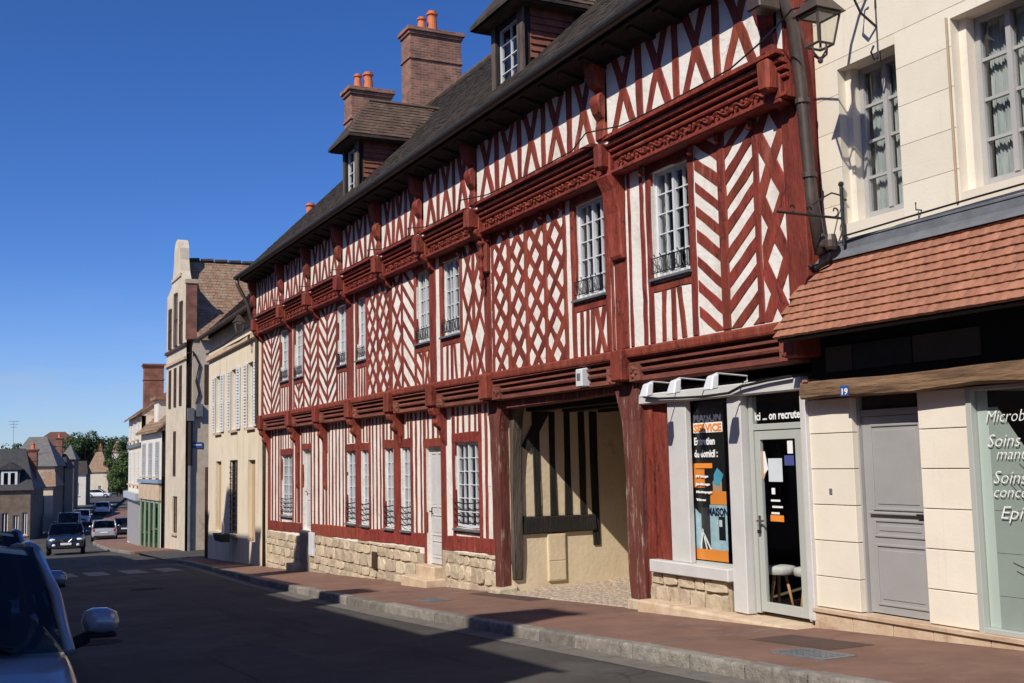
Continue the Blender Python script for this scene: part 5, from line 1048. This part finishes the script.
# ------------------------------------------------------------------ left row and far houses; the street bends right, so their end walls look at us
def at(px, py, X):
    d = RX*(px-512)+RD*(py-341.5)+RF*1130; return CP+d*((X-CP.x)/d.x)
def end_house(name, label, X, pl, pr, ye, yr, wm, rm, dep=10, wins=(), chims=(), hip=.35, side=None, turn=-.16):
    y0, y1 = at(pl, ye, X).y, at(pr, ye, X).y; zb = gz(X); ze, zr_ = at((pl+pr)/2, ye, X).z-zb, at((pl+pr)/2, yr, X-dep*.4).z-zb
    W_ = y1-y0; T = thing(name, label, 'house', (X, y0, zb), turn)
    holes = [(W_*a, W_*b, ze*c, ze*d) for a, b, c, d in wins]
    fr = MB(); holed(fr, 0, W_, -1.5, ze, holes, 0, .2); fr.v = [(-y, x, z) for x, y, z in fr.v]; fr.build('end_wall', wm, T)
    MB().box(-dep, -.201, W_-.2, W_, -1.5, ze).box(-dep, -.201, 0, .2, -1.5, ze).box(-dep-.2, -dep, 0, W_, -1.5, ze).build('side_wall', side or wm, T)  # a darker side colour stands in for the shaded street front
    for a, b, c, d in holes:
        w_ = MB().box(-.16, -.10, a, a+.07, c, d).box(-.16, -.10, b-.07, b, c, d).box(-.158, -.102, a+.07, b-.07, d-.07, d).box(-.158, -.102, a+.07, b-.07, c, c+.07).box(-.158, -.102, (a+b)/2-.03, (a+b)/2+.03, c+.07, d-.07).build('window', WINW, T)
        for u, v in ((a+.07, (a+b)/2-.03), ((a+b)/2+.03, b-.07)): MB().quad((-.13, u, c+.07), (-.13, v, c+.07), (-.13, v, d-.07), (-.13, u, d-.07)).build('pane', CARG, w_)
        MB().box(-.05, .08, a-.1, b+.1, c-.1, c-.003).build('sill', PLINTH, w_)
    o = .25; h_ = W_*hip
    v = [(o, -o, ze-.05), (o, W_+o, ze-.05), (-dep-o, W_+o, ze-.05), (-dep-o, -o, ze-.05), (-dep*.4, h_, zr_), (-dep*.4, W_-h_, zr_)]
    MB().add(v, [(0, 1, 5, 4), (1, 2, 5), (2, 3, 4, 5), (3, 0, 4), (3, 2, 1, 0)]).build('roof', rm, T)
    for cx, cy, top in chims: chimney(-cx-.5, -cx+.5, W_*cy-.35, W_*cy+.35, ze-.5, top, [(-cx, W_*cy, .5, .16)], lb(T), BRICKR)
    return T, W_, ze, zr_
PSL = mat('brown_grey_slate', (.19, .175, .16), (.12, .11, .10), scale=3, rough=.8, bump=.4, bscale=6)
T, W_, ze, zr_ = end_house('slate_house', 'stone house with steep slate roof and white dormer window, far left', -100, -28, 31, 490, 449, DKSTONE_SHADE, SLATE, 10, [(.5, .62, .1, .55), (.7, .8, .05, .5), (.86, .95, .1, .55)], [(4, .93, 7.3)], .2)
yd = at(9, 480, -99).y-at(-28, 480, -99).y
MB().box(-3, -.4, yd-.75, yd+.75, ze-.1, ze+1.6).build('dormer_wall', SLATE, T); MB().prism([(-.2, yd-.95, ze+1.6), (-.2, yd+.95, ze+1.6), (-.2, yd, ze+2.2)], [(-4, yd-.95, ze+1.6), (-4, yd+.95, ze+1.6), (-4, yd, ze+2.2)]).build('dormer_roof', SLATE, T)
w_ = MB().box(-.42, -.33, yd-.6, yd-.42, ze+.05, ze+1.5).box(-.42, -.33, yd+.42, yd+.6, ze+.05, ze+1.5).box(-.42, -.33, yd-.09, yd+.09, ze+.05, ze+1.5).box(-.42, -.33, yd-.42, yd-.09, ze+1.35, ze+1.5).box(-.42, -.33, yd+.09, yd+.42, ze+1.35, ze+1.5).build('dormer_window', WINW, T)
MB().box(-.41, -.37, yd-.42, yd-.09, ze+.1, ze+1.35).build('pane', CARG, w_); MB().box(-.41, -.37, yd+.09, yd+.42, ze+.1, ze+1.35).build('pane', CARG, w_)
end_house('grey_roof_house', 'tall house with broad pale grey hipped slate roof behind the slate house', -128, 8, 55, 466, 437, TAN, PSL, 14, [(.72, .8, .5, .85), (.86, .94, .5, .85)], [], .3, DKSTONE_SHADE)
end_house('low_brown_house', 'low house with pale end wall and brown roof beside the slate house', -110, 38, 53, 486, 472, BEIGE, TILE_B, 9, [(.2, .45, .35, .8)], [], .1, DKSTONE_SHADE)
end_house('stone_row_house', 'brown stone house in the middle of the left row', -138, 52, 65, 468, 454, DKSTONE_SHADE, TILE_D, 12, [(.3, .55, .55, .8), (.3, .55, .15, .4)], [(4, .3, 9.0)], .2)  # dark wall colour stands in for shade on the front
end_house('dark_row_house', 'dark narrow house with small slate peak farther down the left row', -154, 62, 74, 459, 445, DKSTONE_SHADE, PSL, 8, [(.3, .6, .5, .75)], [], .45)  # wall painted dark as if its front lay in shade
end_house('pale_row_house', 'small pale house near the end of the left row', -172, 73, 86, 474, 461, PALE, TILE_D, 10, [(.3, .5, .3, .7)], [], .1, DKSTONE_SHADE)
end_house('corner_house', 'cream house with brown hipped roof at the far junction', -240, 87, 108, 472, 452, BEIGE, TILE_B, 12, [(.55, .68, .1, .4)], [(6, .55, 9.8)], .35)
end_house('long_roof_house', 'long distant building with red-brown roof above the left row', -285, 30, 80, 446, 432, DKSTONE_SHADE, mat('far_red_tile', (.15, .07, .052), (.10, .05, .04), scale=1, rough=.9), 14, [(.5, .56, .6, .8)], [], .35)
end_house('far_junction_house', 'distant pale house with brown roof among the trees', -310, 112, 124, 452, 441, PALE, TILE_B, 10, [(.3, .5, .5, .8)], [], .3)
# aerials on the far roofs
for i, (x, y, z, h, lab) in enumerate(((-128, -2.6, 5.2, 1.6, 'thin roof aerial above the slate roofs on the left'),)):
    t = thing('roof_aerial', lab, 'aerial', (x, y, z)); MB().tube([(0, 0, -2), (0, 0, h)], .02, 5).build('mast', ZINC, t)
    for k in range(3): MB().tube([(0, -.5+.1*k, h-.3*k), (0, .5-.1*k, h-.3*k)], .02, 4).build('crossbar', ZINC, t)
# ------------------------------------------------------------------ houses across the street (behind the camera), they shade the road
def opp(name, label, xa, xb, ze, ch, wm):
    T, L = house_frame(name, label, (xb, -11.6), (xa, -11.6), gz((xa+xb)/2)); ze2 = ze-gz((xa+xb)/2)
    wins = [(x, x+1.1, z, z+1.9) for x in [1+2.6*k for k in range(int((L-1.5)/2.6))] for z in (1.2, 4.2, 6.9)]
    shell(T, L, 8, ze2, wins, wm)
    for h in wins: far_window(T, *h, 'open', SHUTW)
    gable_roof(T, L, 8, ze2, 3.6, TILE_D, .2, wm)
    for (x, top) in ch: u = xb-x; chimney(u-.45, u+.45, 3.3, 4.2, ze2+2, top-gz((xa+xb)/2), [(u, 3.75, .4, .15)], lb(T))
opp('street_house', 'pale three-storey house opposite the shop', -4.5, 9, 7.2, [], PALE)
opp('street_house', 'tan three-storey house opposite the archway', -17.5, -4.6, 8.6, [(-5.3, 14.2), (-12.2, 13.5)], TAN)
opp('street_house', 'pale three-storey house opposite the striped ground floor', -28.5, -17.6, 9.55, [(-20.2, 15.4), (-25.6, 15.3)], PALE)
opp('street_house', 'tan tall house opposite the beige house', -40, -28.6, 11.7, [(-30.0, 16.6), (-34.5, 15.8)], TAN)
opp('street_house', 'pale house opposite the side lane', -50, -40.1, 8.6, [], PALE)
# ------------------------------------------------------------------ lamps, brackets, cables
def lantern(T, s=1.0, glass=True):
    w1, w0, zt, zb = .155*s, .10*s, 0, -.33*s
    fr = MB()
    for a, b in ((-1, -1), (1, -1), (1, 1), (-1, 1)): fr.tube([(a*w0, b*w0, zb), (a*w1, b*w1, zt)], .013*s, 6)
    for w_, z in ((w0, zb), (w1, zt)):
        c = [(-w_, -w_, z), (w_, -w_, z), (w_, w_, z), (-w_, w_, z), (-w_, -w_, z)]
        for p, q in zip(c, c[1:]): fr.tube([p, q], .014*s, 6)
    fr.build('frame', BRONZE, T)
    r = MB(); a, b = w1*1.3, w1*.62
    r.prism([(-a, -a, .01), (a, -a, .01), (a, a, .01), (-a, a, .01)], [(-b, -b, .17*s), (b, -b, .17*s), (b, b, .17*s), (-b, b, .17*s)])
    r.prism([(-b*1.1, -b*1.1, .17*s), (b*1.1, -b*1.1, .17*s), (b*1.1, b*1.1, .17*s), (-b*1.1, b*1.1, .17*s)], [(-.03, -.03, .28*s), (.03, -.03, .28*s), (.03, .03, .28*s), (-.03, .03, .28*s)])
    r.build('cap', BRONZE, T)
    k = MB()
    for sgn in (-1, 1):
        k.tube([(sgn*w0, 0, zb), (sgn*w0*.9, 0, zb-.08*s), (sgn*w0*.3, 0, zb-.13*s), (0, 0, zb-.13*s)], .011*s, 6); k.tube([(0, sgn*w0, zb), (0, sgn*w0*.9, zb-.08*s), (0, sgn*w0*.3, zb-.13*s), (0, 0, zb-.13*s)], .011*s, 6)
    k.ball((0, 0, zb-.16*s), .03*s, .03*s, .035*s).build('basket', BRONZE, T)
    g = .97
    if glass:
        for (a, b), (c, d) in (((-1, -1), (1, -1)), ((1, -1), (1, 1)), ((1, 1), (-1, 1)), ((-1, 1), (-1, -1))):
            MB().quad((a*w0*g, b*w0*g, zb), (c*w0*g, d*w0*g, zb), (c*w1*g, d*w1*g, zt), (a*w1*g, b*w1*g, zt)).build('pane', LAMPG, T)
    MB().box(-.11*s, .11*s, -.11*s, .11*s, -.012, -.002).build('reflector', WINW, T)
T = thing('street_lamp', 'brown wrought-iron wall lantern at the corner of the cream house', 'lamp', (-8.16, -.76, 5.96), group='wall lanterns'); lantern(T, .92)
MB().tube([(0, 0, .27), (0, 0, .48), (0, .12, .6), (0, .35, .62), (0, .75, .5), (0, .765, .2)], .02, 8).tube([(0, .765, .9), (0, .765, -.35)], .018, 6).tube([(0, .76, .0), (0, .55, .12), (0, .42, .34), (0, .5, .5), (0, .58, .42)], .013, 6).tube([(0, .76, -.3), (0, .7, -.34), (0, .66, -.27), (0, .7, -.2)], .011, 6).build('bracket', IRON, T)
T = thing('street_lamp', 'old lantern on the wall of the beige house', 'lamp', (-34.75, -.38, 6.12), group='wall lanterns'); lantern(T, .85)
MB().tube([(0, 0, .22), (0, 0, .3), (0, .25, .3), (0, .46, .05), (0, .46, -.4)], .025, 6).build('bracket', IRON, T)
T = thing('sign_bracket', 'black wrought-iron sign bracket with scrolls on the timbered corner', 'bracket', (-8.72, -.06, 4.12))
# flat bar points out to the street along -y and slightly left; upright against the cream wall
MB().tube([(0, 0, -.28), (0, 0, .34)], .02, 6).tube([(0, .06, .2), (0, 0, .2)], .012, 6).tube([(0, .06, -.2), (0, 0, -.2)], .012, 6).build('upright', IRON, T)
MB().tube([(0, 0, 0), (-.06, -.8, .02)], .014, 6).build('arm', IRON, T)
sc_ = MB()
for f0, r in ((.12, .06), (.52, .05), (.78, .05)):
    c = Vector((-.06*f0, -.8*f0, .02*f0+r+.01)); sc_.tube([c+Vector((0, (r*(1-.09*k))*math.cos(-math.pi/2+k*.55), (r*(1-.09*k))*math.sin(-math.pi/2+k*.55))) for k in range(10)], .009, 5)
sc_.tube([(0, 0, .24), (-.01, -.12, .26), (-.02, -.24, .2), (-.03, -.36, .12)], .009, 5); stuff(sc_.build('scroll', IRON, T)); MB().ball((0, 0, .36), .03, .03, .03).build('finial', IRON, T)
T = thing('cable_clamp', 'dark bundle of cable clamps below the sign bracket', 'cable clamp', (-8.8, -.16, 3.9)); MB().lathe((0, 0, -.1), [(.05, 0), (.065, .03), (.065, .1), (.05, .16)], 10).lathe((-.09, -.04, -.06), [(.035, 0), (.045, .02), (.045, .1), (.03, .14)], 8).build('insulator', BRONZE, T); MB().tube([(0, 0, -.1), (-.05, 0, -.2), (-.2, -.02, -.26), (-.3, -.04, -.22)], .025, 6).build('conduit', CABLE, T)
pts = []
for i in range(8):
    for k in range(6):
        f = k/6; x = BAY[i]+(BAY[i+1]-BAY[i])*f; pts.append((x, Y2-.09-(.18 if k == 0 else 0), 6.04-.03*math.sin(f*math.pi)+(.03 if k == 0 else 0)))
pts += [(-9.2, Y2-.2, 6.08), (-9.0, -.6, 6.16), (-8.6, -.7, 6.2), (-8.16, -.74, 6.1)]
tag(MB().tube(pts, .010, 6).build('cable', CABLE), 'black cable strung along the upper carved beam', 'cable')
tag(MB().tube([(-8.7, -.08, 3.93), (-8.0, -.05, 3.955), (-7.0, -.05, 3.975), (-6.0, -.05, 3.985), (-4.5, -.05, 3.985)], .010, 6).build('cable', CABLE), 'thin cable running above the zinc flashing of the canopy', 'cable')
tag(MB().tube([(-42.8, .22, 5.9), (-39, .06, 5.86), (-36.4, -.12, 5.9), (-33, -.2, 5.98)], .03, 6).build('cable', CABLE), 'dark cable along the string course of the beige house', 'cable')
# ------------------------------------------------------------------ trees beyond the junction
def tree(name, label, x, y, zb, h, rx, rz, n, seed, m, leaf=.5, group='trees at the far junction'):
    r = random.Random(seed); T = thing(name, label, 'tree', (x, y, zb), group=group)
    tr = MB().tube([(0, 0, -.3), (.1, .05, h*.25), (0, .1, h*.5), (.1, 0, h*.8)], .3*h/10, 8, r2=.06)
    for k in range(7):
        a = r.uniform(0, 6.28); z = h*r.uniform(.3, .65); tr.tube([(0, 0, z), (rx*.35*math.cos(a), rx*.35*math.sin(a), z+h*.1), (rx*.7*math.cos(a), rx*.7*math.sin(a), z+h*.22)], .1*h/10, 5, r2=.02)
    tr.build('trunk', BARK, T)
    cl = []
    for k in range(22):
        a, q, u = r.uniform(0, 6.28), r.random()**.5, r.uniform(-1, 1); cl.append((rx*.75*q*math.cos(a), rx*.75*q*math.sin(a), h-rz+rz*.78*u*(1-.4*q), r.uniform(.25, .42)*rx))
    mb = MB()
    for k in range(n):
        cx, cy, cz, cr = r.choice(cl); d = Vector((r.gauss(0, 1), r.gauss(0, 1), r.gauss(0, 1))).normalized()*cr*r.uniform(.6, 1.05)
        p = Vector((cx, cy, cz))+d; nn = (d.normalized()+Vector((r.uniform(-.6, .6), r.uniform(-.6, .6), r.uniform(-.2, .8)))).normalized()
        u = nn.orthogonal().normalized(); v = nn.cross(u); a = r.uniform(0, 6.28); u, v = u*math.cos(a)+v*math.sin(a), v*math.cos(a)-u*math.sin(a); s = leaf*r.uniform(.6, 1.3)
        mb.add([p-u*s*.5, p+v*s*.3+nn*.05, p+u*s*.5, p-v*s*.3+nn*.05], [(0, 1, 2, 3)])
    stuff(mb.build('crown', m, T))
tree('tree', 'dark round-topped tree standing tallest at the far junction', -262, 17.5, -3.5, 14.6, 4.6, 6.0, 5200, 3, LEAF1, .55)
tree('tree', 'light green bushy tree behind the cream house corner', -230, 20.8, -3.5, 9.2, 3.0, 4.6, 4600, 5, LEAF2, .45)
tree('tree', 'mid green tree right of the dark round tree', -250, 23.5, -3.5, 13.2, 3.4, 6.0, 4000, 8, LEAF1, .5)
tree('tree', 'green tree low in front of the far cream house', -222, 19.4, -3.5, 6.0, 2.0, 3.0, 2600, 11, LEAF2, .4)
tree('tree', 'green tree behind the roofs at the left picture edge', -330, -6, -3.5, 19, 6, 8, 4200, 13, LEAF1, .8)
tree('tree', 'small green tree between the long roof and the dark tree', -300, 14.5, -3.5, 13.5, 4, 5, 3000, 17, LEAF1, .6)
for i, (x, y, h) in enumerate(((-345, -2, 15.5), (-350, 7, 14.5), (-340, 24, 15), (-345, 33, 16), (-350, 43, 15.5), (-300, 24.5, 11.5))):
    tree('tree', ('rounded tree on the skyline at the left picture edge', 'tree on the skyline behind the grey hipped roof', 'tree on the skyline just right of the dark round tree', 'tree on the skyline behind the light green tree', 'tree on the skyline next to the cream end house', 'young tree behind the far cream house')[i], x, y, -3.5, h, 5.0, 6.0, 2400, 40+i, LEAF1 if i % 2 else LEAF2, .8)
hl = MB(); n = 30
for i in range(n+1):
    y = -260+520*i/n; hl.v += [(-520, y, -8), (-640, y*1.2, 7+3*math.sin(i*.8)+2*math.sin(i*2.1)), (-760, y*1.4, -8)]
hl.f += [(3*i+k, 3*i+3+k, 3*i+4+k, 3*i+1+k) for i in range(n) for k in range(2)]
struct(hl.build('hill', GRASS, smooth=True))
# ------------------------------------------------------------------ cars
def car(name, label, x, y, heading, paint, L=4.1, W=1.75, Ht=1.48, style='hatch', group='cars in the street', lights=False, mirror=True, low=0):
    """local +x = forward, z from the road"""
    zr = gz(x); T = thing(name, label, 'van' if style == 'van' else 'car', (x, y, zr), heading, group)
    pitch = math.atan2(gz(x+1)-gz(x-1), 2); T.rotation_euler = (0, -pitch*math.cos(heading), heading)
    hw = W/2; f, b = L/2, -L/2
    if style == 'van': hood, ws0, ws1, r1, r0, belt = f-.15, f-.75, f-1.45, b+.12, b+.03, .98
    elif style == 'suv': hood, ws0, ws1, r1, r0, belt = f-.15, f-1.15, f-1.85, b+.75, b+.25, 1.02
    else: hood, ws0, ws1, r1, r0, belt = f-.2, f-1.08, f-1.82, b+.55, b+.12, .93
    belt -= low
    zb = .24 if style != 'suv' else .3; hz = belt-.13 if style != 'van' else belt-.05
    # lower body: stations from nose to tail
    st = [(f, .72, zb+.12, .62), (f-.05, .84, zb+.02, hz-.12), (hood-.1, .95, zb, hz-.04), (f-.55, .985, zb-.02, hz+.02), (ws0, 1, zb-.03, belt), (0, 1, zb-.03, belt+.01), (r0+.35, 1, zb-.02, belt+.03), (r0+.1, .97, zb, belt+.02), (b+.03, .9, zb+.06, belt-.05), (b, .8, zb+.14, belt-.2)]
    prof = lambda wk, z0, z1: [(hw*wk*.88, z0), (hw*wk*.975, z0+.10*(z1-z0)), (hw*wk, z0+.45*(z1-z0)), (hw*wk*.985, z0+.75*(z1-z0)), (hw*wk*.955, z1-.04), (hw*wk*.90, z1), (hw*wk*.45, z1+.025), (0, z1+.035)]
    mb = MB(); rings = []
    for xx, wk, z0, z1 in st:
        h = prof(wk, z0, z1); rings.append([(xx, a, z) for a, z in h]+[(xx, -a, z) for a, z in h[::-1][1:]])
    n = len(rings[0]); vs = [v for r_ in rings for v in r_]
    fs = [(i*n+k, i*n+k+1, (i+1)*n+k+1, (i+1)*n+k) for i in range(len(rings)-1) for k in range(n-1)]+[(i*n+n-1, i*n, (i+1)*n, (i+1)*n+n-1) for i in range(len(rings)-1)]
    fs += [tuple(range(n)), tuple(range((len(rings)-1)*n, len(rings)*n))[::-1]]
    mb.add(vs, fs); me = mb.mesh('body', paint, smooth=True); body = link('body', me, T)
    sm = body.modifiers.new('sub', 'SUBSURF'); sm.levels = 1; sm.render_levels = 2
    # greenhouse: roof shell and pillars
    tw = hw*(.80 if style != 'van' else .9); bw = hw*.935; zt = Ht
    A0, A1, B1, B0 = Vector((ws0, bw, belt-.01)), Vector((ws1, tw, zt-.055)), Vector((r1, tw*.97, zt-.06)), Vector((r0, bw*.96, belt+.02))
    ns = 8; rv = []
    for i in range(ns+1):
        t = i/ns; xx = ws1+(r1-ws1)*t+(.0 if 0 < i < ns else (.05 if i == 0 else -.05)); cz = zt-.012+.02*math.sin(math.pi*t); wv = tw*(1-.03*t)
        for k in range(-4, 5):
            q = k/4; rv.append((xx, wv*q, cz-.055*abs(q)**2.6-(0 if 0 < i < ns else .012)))
    roof = MB().add(rv, [(i*9+k, i*9+k+1, i*9+10+k, i*9+9+k) for i in range(ns) for k in range(8)])
    roof.build('roof_panel', paint, T, smooth=True)
    def flip(v): return Vector((v.x, -v.y, v.z))
    def pillar(p, q, w_, nm='pillar', m_=paint):
        for g in (lambda v: v, flip): MB().tube([g(p), g((p+q)/2+Vector((0, .016, .03))), g(q)], w_, 8).build(nm, m_, T, smooth=True)
    pillar(A0+Vector((.03, 0, 0)), A1, .029); pillar(B0, B1, .06); pillar(A1, B1, .034, 'roof_rail')
    cx = (ws1+r1)/2-.05; pillar(Vector((cx-.02, bw, belt)), Vector((cx-.08, tw, zt-.06)), .035, 'pillar', RUBBER)
    def grid(a, b_, c, d, bulge, nu=6, nv=4):   # a-b bottom, d-c top
        mb = MB(); vs = []
        for j in range(nv+1):
            for i in range(nu+1):
                u, v = i/nu, j/nv; p = (a*(1-u)+b_*u)*(1-v)+(d*(1-u)+c*u)*v; vs.append(p+Vector(bulge)*(1-(2*u-1)**2)*(1-.3*(2*v-1)**2))
        return mb.add(vs, [(j*(nu+1)+i, j*(nu+1)+i+1, (j+1)*(nu+1)+i+1, (j+1)*(nu+1)+i) for j in range(nv) for i in range(nu)])
    grid(flip(A0)+Vector((.03, .02, 0)), A0+Vector((.03, -.02, 0)), A1+Vector((0, -.02, .03)), flip(A1)+Vector((0, .02, .03)), (.10, 0, .03), 8).build('windscreen', CARG, T, smooth=True)
    if style != 'van' or True: grid(flip(B0)+Vector((-.02, .05, .08)), B0+Vector((-.02, -.05, .08)), B1+Vector((-.02, -.04, .01)), flip(B1)+Vector((-.02, .04, .01)), (-.05, 0, .01)).build('rear_window', CARG, T, smooth=True)
    for g in (lambda v: v, flip):
        if style == 'van': a, b2, c, d = A0, Vector((cx+.2, bw, belt)), Vector((cx+.16, tw, zt-.06)), A1
        else: a, b2, c, d = A0+Vector((-.05, 0, .01)), B0+Vector((.15, 0, .02)), B1+Vector((.12, 0, -.02)), A1+Vector((-.05, 0, -.02))
        grid(g(a), g(b2), g(c), g(d), g(Vector((0, .02, 0)))).build('side_window', CARG, T, smooth=True)
        if style == 'van': grid(g(Vector((cx+.2, bw, belt))), g(B0), g(B1), g(Vector((cx+.16, tw, zt-.06))), g(Vector((0, .02, 0)))).build('side_panel', paint, T, smooth=True)
    # dashboard and seats seen through the glass
    MB().box(ws0-.55, ws0-.1, -bw*.9, bw*.9, belt-.2, belt-.03).build('dashboard', RUBBER, T, bevel=.05)
    for s in (-.38, .38): MB().box(ws1-.75, ws1-.55, s-.22, s+.22, belt-.5, belt+.22).box(ws1-.7, ws1-.6, s-.12, s+.12, belt+.22, belt+.42).build('seat', RUBBER, T, bevel=.05)
    # wheels
    wr = .31 if style != 'suv' else .345
    for xx in (f-.78, b+.72):
        for s in (-1, 1):
            ty = MB(); pr = [(wr*.62, -.1), (wr*.95, -.1), (wr, -.06), (wr, .06), (wr*.95, .1), (wr*.62, .1)]; k = 24
            ty.add([(xx+r_*math.cos(a), s*(hw-.09)+q, wr+r_*math.sin(a)) for r_, q in pr for a in [2*math.pi*i/k for i in range(k)]], [(j*k+i, j*k+(i+1) % k, ((j+1) % 6)*k+(i+1) % k, ((j+1) % 6)*k+i) for j in range(6) for i in range(k)])
            wl = ty.build('wheel', RUBBER, T, smooth=True)
            rm = MB(); yo = s*(hw-.035)
            for i in range(5):
                a = i*2*math.pi/5; d = Vector((math.cos(a), 0, math.sin(a))); e = Vector((-d.z, 0, d.x)); c = Vector((xx, yo, wr)); rm.prism([c+e*.035, c-e*.035, c-e*.05+d*wr*.6, c+e*.05+d*wr*.6], [v+Vector((0, -s*.03, 0)) for v in (c+e*.035, c-e*.035, c-e*.05+d*wr*.6, c+e*.05+d*wr*.6)])
            rm.build('rim', CHROME, wl)
            ar = MB(); ar.tube([(xx+(wr+.05)*math.cos(t), s*(hw-.012), wr+(wr+.05)*math.sin(t)) for t in [math.pi*i/10 for i in range(11)]], .045, 6).build('wheel_arch', RUBBER, T)
    # nose and tail
    for s in (-1, 1):
        hl_ = MB().ball((f-.14, s*hw*.70, hz-.13), .10, .17, .075, 10, 6).build('headlight', HEADL, T, smooth=True)
        MB().ball((b+.06, s*hw*.78, belt-.13), .07, .10, .13, 8, 6).build('tail_light', TAILR, T, smooth=True)
        if mirror:
            m0 = Vector((ws0-.18, s*(hw+.115), belt+.115))
            mm = MB(); mp_ = [(.0, .0), (.35, .62), (.7, .95), (1.0, 1.0)]
            vs = []; ring = [(-.085, -.05), (-.097, .0), (-.085, .05), (-.04, .068), (.03, .066), (.08, .042), (.092, -.01), (.075, -.06), (.0, -.07)]
            for dx, kx in ((.085, .35), (.07, .72), (.03, .96), (-.03, 1.0), (-.06, .97)): vs += [(m0.x+dx, m0.y+s*py*kx, m0.z+pz_*kx) for py, pz_ in ring]
            k = len(ring); mm.add(vs, [(j*k+i, j*k+(i+1) % k, (j+1)*k+(i+1) % k, (j+1)*k+i) for j in range(4) for i in range(k)]+[tuple(range(k)), tuple(range(4*k, 5*k))])
            mo = mm.build('mirror', paint, T, smooth=True)
            MB().tube([(m0.x-.02, m0.y-s*.06, m0.z-.08), (m0.x, hw*s*.95, belt-.0)], .035, 8).box(m0.x-.05, m0.x+.055, m0.y-.075, m0.y+.075, m0.z-.085, m0.z-.058).build('mirror_foot', RUBBER, mo, bevel=.01)
    MB().box(f-.06, f+.012, -hw*.52, hw*.52, hz-.26, hz-.12).build('grille', RUBBER, T, bevel=.03); MB().box(f-.1, f+.005, -hw*.6, hw*.6, zb+.02, zb+.16).build('lower_grille', RUBBER, T, bevel=.03)
    if style == 'suv':
        for s in (-1, 1): MB().tube([(f+.01, s*.28, hz-.1), (f+.02, s*.12, hz-.25)], .013, 6).build('grille_bar', CHROME, T); MB().ball((f-.04, s*hw*.62, zb+.2), .05, .1, .08, 10, 6).build('fog_lamp', HEADL, T, smooth=True)
    for xx, zz in ((f+.015, zb+.2), (b-.012, zb+.35)): MB().box(xx-.012, xx+.012, -.26, .26, zz, zz+.11).build('licence_plate', WINW, T)
    MB().box(b-.015, b+.1, -hw*.8, hw*.8, zb+.05, zb+.2).build('rear_bumper', RUBBER, T, bevel=.03)
    for s in (-1, 1):
        MB().box(cx-.02, cx, s*(hw+.0015)-.002, s*(hw+.0015)+.002, zb+.15, belt-.02).build('door_seam', RUBBER, T); MB().box(cx+.1, cx+.26, s*(hw*.995)-.015, s*(hw*.995)+.015, belt-.16, belt-.13).build('door_handle', paint, T, bevel=.006)
    MB().tube([(ws0+.06, .55, belt+.03), (ws0-.12, -.1, belt+.13)], .009, 5).build('wiper', RUBBER, T)
    return T
STEEL = carpaint('steel_blue_paint', (.25, .285, .36)); NAVY = carpaint('navy_paint', (.012, .02, .055)); DBLUE = carpaint('mid_blue_paint', (.15, .20, .32)); CWHITE = carpaint('white_paint', (.72, .73, .75), 0); SILV = carpaint('silver_paint', (.52, .52, .53), .5); PBLUE = carpaint('pale_blue_paint', (.38, .43, .5)); BLK = carpaint('black_paint', (.02, .02, .022))
car('parked_car', 'steel blue car close to the camera with its wing mirror showing', -7.19, -8.455, 0, STEEL, L=4.1, W=1.74, Ht=1.42, low=.045)
car('parked_car', 'blue car parked directly behind the nearest car', -11.95, -8.32, 0, DBLUE, L=4.2, W=1.76, Ht=1.50)
car('parked_car', 'dark car peeping out at the left edge behind the blue car', -27, -8.9, 0, BLK, L=4.2, W=1.76, Ht=1.48)
car('crossover_car', 'navy crossover with bright headlamps driving towards the camera', -64, -2.75, -.09, NAVY, L=4.15, W=1.82, Ht=1.6, style='suv')
car('parked_van', 'white van behind the navy crossover', -108, 1.2, -.14, CWHITE, L=4.3, W=1.82, Ht=1.85, style='van')
car('parked_car', 'pale blue car partly hidden behind the white van', -122, 3.6, -.14, PBLUE, L=4.1, W=1.75, Ht=1.5)
car('parked_car', 'silver hatchback seen from behind, half on the red pavement', -89, 2.0, math.pi-.12, SILV, L=4.1, W=1.78, Ht=1.52)
car('moving_car', 'white car seen from behind farther down the street', -140, 7.6, math.pi-.15, CWHITE, L=4.2, W=1.78, Ht=1.5)
car('parked_car', 'dark car hidden in front of the silver hatchback', -99, 4.7, math.pi-.12, BLK, L=4.2, W=1.78, Ht=1.5)
car('parked_car', 'small white car by the far cream house', -215, 15.5, 1.2, CWHITE, L=4.1, W=1.75, Ht=1.5)
# round sign on a post far left
t = thing('road_sign', 'dark round road sign on a post before the left row', 'sign', (-100, -3.4, pz(-100))); MB().tube([(0, 0, 0), (0, 0, 3.0)], .04, 6).build('post', ZINC, t); MB().tube([(.06, 0, 2.9), (.09, 0, 2.9)], .38, 20).build('disc', POSTG, t)
